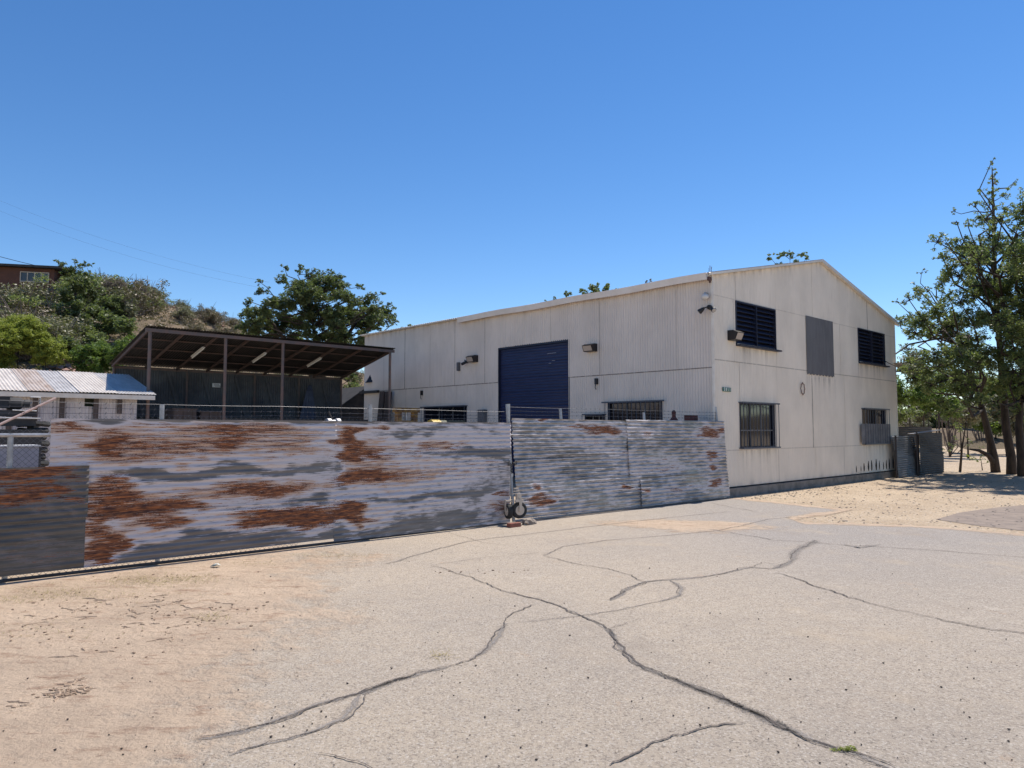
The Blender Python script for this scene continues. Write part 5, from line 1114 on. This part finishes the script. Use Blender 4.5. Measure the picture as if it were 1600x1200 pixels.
# hillside, left
Y = 40; b = np.array([*AT(120, 560, Y)[:2], 0]); b[2] = terrain(b[0], b[1])
tree('broadleaf_tree', b, [b - Z * .3] + trunkpx([(120, 540), (120, 500), (118, 460), (116, 425)], Y), cl([(116, 408, 6), (118, 422, 12), (95, 412, 8), (88, 408, 4), (104, 425, 14), (130, 415, 8), (142, 414, 5), (138, 430, 10), (120, 445, 20), (105, 465, 18), (140, 460, 18), (155, 450, 10), (118, 485, 24), (150, 485, 18), (95, 490, 12), (165, 470, 10)], Y, 1.2), 'tall dark green tree beside the brown hilltop house', size=.19, per=110, sub=10, r0=.2, leaf='leaf_dark')
hb = [(20, 492, 26, 40, 'leaf_dark'), (60, 490, 24, 39, 'leaf_grey'), (100, 520, 26, 37, 'leaf_dark'), (130, 510, 26, 38, 'leaf_dark'), (170, 505, 24, 39, 'leaf'), (195, 510, 20, 38, 'leaf'), (98, 545, 28, 34, 'leaf_dark'), (75, 478, 14, 43, 'leaf_dry'), (150, 530, 22, 36, 'leaf'), (50, 470, 12, 44, 'leaf_grey'), (0, 482, 22, 42, 'leaf_dark'), (-40, 480, 30, 40, 'leaf_dark'), (205, 485, 14, 42, 'leaf_grey'), (180, 480, 16, 44, 'leaf_dark')]
hl = ['dark rounded bush below the house corner', 'grey green bush under the brown house', 'dark bush at the foot of the tall tree', 'dense bush right of the tall tree base', 'mid green bush above the canopy left corner', 'green bush touching the canopy left corner', 'dark hollow bush above the shed roof', 'straw coloured dry brush beneath the house windows', 'leafy bush halfway down the slope', 'pale brush against the house wall', 'dark bush at the left picture edge high on the slope', 'dark bush beyond the left picture edge', 'grey brush right of the slope crest trees', 'dark bush under the grey leafless tree']
for (px, py, r, Y, lf), lab in zip(hb, hl): bush(px, py, r, Y, lab, lf, size=.17, per=75, n=9)
for (px, py, r, Y, lf, lab) in ((30, 520, 42, 30, 'leaf_bright', 'bright yellow-green feathery tree at the left edge'), (0, 550, 42, 29, 'leaf_bright', 'bright yellow-green bush low at the left edge'), (72, 548, 34, 30, 'leaf_bright', 'yellow-green bush above the patchwork shed roof'), (-50, 540, 45, 29, 'leaf_bright', 'yellow-green bush outside the left edge')):
    bush(px, py, r, Y, lab, lf, size=.12, per=190, n=10, asp=3.5)
for i, (px, py, r) in enumerate([(140, 560, 30), (165, 555, 30), (190, 548, 26), (180, 575, 16), (150, 580, 16), (205, 530, 12), (125, 575, 12)]):
    bush(px, py, r, 31 + i % 2, ('tall reed-like green shrub between the shed roof and canopy'), 'leaf_reed', size=.17, per=110, n=9, group='reedy green shrubs behind the shed roof', name='reedy_shrub', cat='shrub', asp=4)
# grey leafless trees near the crest
for px, py, r, Y, lab in ((178, 445, 20, 46, 'grey leafless tree on the crest right of the tall tree'), (200, 480, 22, 45, 'pale leafless shrub lower on the slope'), (215, 450, 14, 48, 'twiggy grey shrub on the skyline'), (75, 480, 13, 43, 'bare grey twigs beneath the house')):
    bush(px, py, r, Y, lab, 'leaf_grey', name='bare_tree', cat='tree', size=.1, per=12, n=8, bark='bark_grey', dead=True, sub=7)
bush(202, 447, 4.5, 45, 'small dark round clump of mistletoe on the skyline', 'leaf_dark', name='mistletoe_clump', cat='clump', size=.12, per=400, n=5)
# scrub: three kinds copied over the slope
protos = []
for lf, nm, kd in (('leaf_grey', 'desert_shrub', 0), ('leaf_dry', 'desert_shrub', 1), ('leaf', 'desert_shrub', 2)):
    t = thing(nm, (0, 0, 0), ('dusty grey green desert shrub on the slope', 'dry brown desert shrub on the slope', 'greener desert shrub on the slope')[kd], 'shrub', ('grey scrub on the hillside', 'dry scrub on the hillside', 'green scrub on the hillside')[kd])
    mb = MB()
    for k in range(16): e = RNG.normal(size=3) * [.5, .5, .25] + [0, 0, .7]; mb.tube([(0, 0, -.1), e * .5 + RNG.normal(size=3) * .05, e], [.03, .02, .006], 4, False)
    mb.build('stems', M['bark_grey'], t)
    cs = [RNG.normal(size=3) * [.42, .42, .2] + [0, 0, .62] for _ in range(22)]
    leaves_mesh('foliage', cs, [.28] * 22, 110, .11, M[lf], t); protos.append(t)
cnt = 0; used = set()
while cnt < 290:
    px = random.uniform(-60, 560) if cnt < 268 else random.uniform(1380, 1650); Y = random.uniform(44, 67) if cnt < 268 else random.uniform(55, 90)
    if px < 105: Y = random.uniform(34, 40)
    x = (px - 800) / FPX * Y; z = terrain(x, Y)
    if z < .5 or (px > 235 and cnt < 268 and random.random() < .55): 
        if cnt >= 268: cnt += 1
        continue
    k = random.choices((0, 1, 2), (5, 4, 2) if px < 240 else (3, 6, 0))[0]; c = copy_tree(protos[k]) if k in used else protos[k]; used.add(k); s = random.uniform(.8, 1.9) if px < 240 else random.uniform(.45, 1.0)
    c.location = (x, Y, z - .05); c.rotation_euler.z = random.random() * 6.3; c.scale = (s, s, s * random.uniform(.7, 1.1)); cnt += 1
mb_c = []; 
tg = thing('slope_grass', (0, 0, 0), None, None); tg['kind'] = 'stuff'; tg['label'] = 'low grass and brush covering the hillside soil'
for _ in range(2600):
    px = random.uniform(-120, 620); Y = random.uniform(29, 67); x = (px - 800) / FPX * Y; z = terrain(x, Y)
    if z > .4 and not (px < 115 and Y > 41): mb_c.append((x, Y, z + .05))
leaves_mesh('grass_tufts', mb_c, [.35] * len(mb_c), 22, .16, M['leaf_dry'], tg, flat=.35)
# pale rock outcrop strewn on the crest and bank
pts = []
for _ in range(160):
    px = random.uniform(70, 115) if random.random() < .4 else random.uniform(250, 360); Y = random.uniform(33, 37) if px < 200 else random.uniform(52, 64); x = (px - 800) / FPX * Y; pts.append((x, Y, terrain(x, Y)))
rocks(pts, .08, .35, mat('pink_rock', (.36, .22, .17), .95), 'hill_rocks', 'pinkish stones scattered on the slope')
# weeds growing in the front crack
c = G(1312, 1172, .01); t = thing('crack_weed', c, 'tiny green weed sprouting from the wide front crack', 'weed'); leaves_mesh('leaves', [c + RNG.normal(size=3) * [.035, .012, .003] + Z * .006 for _ in range(14)], [.014] * 14, 9000, .013, M['leaf_bright'], t)
mb = MB(); mb.tube([c, c + Z * .012], .002, 4); mb.build('stem', M['bark'], t)
# ------------------------------------------------------------------ hilltop house
Yh = 52; hu = np.array([.93, -.37, 0]) ; hu = np.array([math.cos(math.radians(14)), math.sin(math.radians(14)), 0]); hv = np.array([-hu[1], hu[0], 0])
c1 = AT(84, 450, Yh); rt = AT(84, 421, Yh)[2]; base = np.array([c1[0], c1[1], 0.0]); base[2] = terrain(c1[0], c1[1]) - 1.0
hs_ = thing('hilltop_house', base, 'brown stucco house with a strip window on the hill at left', 'house')
Hh = rt - base[2]; Lh = 8.0
mb = MB(); mb.box(base - hu * Lh / 2 + hv * 3 + Z * Hh / 2, Lh, 6, Hh, hu, hv); mb.build('wall', M['brown_wall'], hs_)
mb = MB(); mb.box(base - hu * (Lh / 2 - .2) + hv * 3 + Z * (Hh + .09), Lh + .9, 6.9, .16, hu, hv); mb.build('roof', M['dark_steel'], hs_)
mb = MB(); q = base - hu * 6 + hv * 4 + Z * (Hh + .17); mb.add([q - hu * 3, q + hu * 3.2, q + hu * 3.2 + hv * 4, q - hu * 3 + hv * 4, q - hu * 2 + Z * 1.5 + hv * 2, q + hu * .2 + Z * 1.1 + hv * 2], [(0, 1, 5, 4), (1, 2, 5), (2, 3, 4, 5), (3, 0, 4)]); mb.build('roof', mat('slate', (.2, .19, .2), .8), hs_)
wz0, wz1 = rt - .98, rt - .30
mb = MB(); x0, x1 = -2.15, -.35
for k in range(5): xx = x0 + (x1 - x0) * k / 4; mb.box(base + hu * xx - hv * .03 - Z * base[2] + Z * (wz0 + wz1) / 2, .06, .08, wz1 - wz0, hu, hv)
for zz in (wz0, wz1): mb.box(base + hu * (x0 + x1) / 2 - hv * .035 - Z * base[2] + Z * zz, x1 - x0 + .06, .08, .06, hu, hv)
wn_ = mb.build('window', M['tan_steel'], hs_)
for k in range(4): mb = MB(); xx = x0 + (x1 - x0) * (k + .5) / 4; mb.box(base + hu * xx - hv * .012 - Z * base[2] + Z * (wz0 + wz1) / 2, (x1 - x0) / 4 - .06, .02, wz1 - wz0 - .06, hu, hv); mb.build('pane', mat('house_glass', (.06, .07, .08), .15), wn_)
# overhead lines
for i, (p, q, lab) in enumerate((((-200, 330, 60), (100, 424, 56), 'thick dark cable crossing in front of the hilltop house'), ((-60, 288, 75), (420, 441, 75), 'upper faint overhead wire in the sky at left'), ((-60, 304, 75), (400, 448, 75), 'lower faint overhead wire in the sky at left'))):
    a_, b_ = AT(*p), AT(*q); mb = MB(); n_ = 14
    mb.tube([a_ + (b_ - a_) * k / n_ - Z * (1.0 if i else .5) * 4 * (k / n_) * (1 - k / n_) for k in range(n_ + 1)], .022 if i == 0 else .006, 5, False); tag(mb.build('overhead_cable', M['wire'] if i else M['black'], origin=a_), lab, 'cable')
for o in bpy.data.objects:
    if '_o' in o: del o['_o']
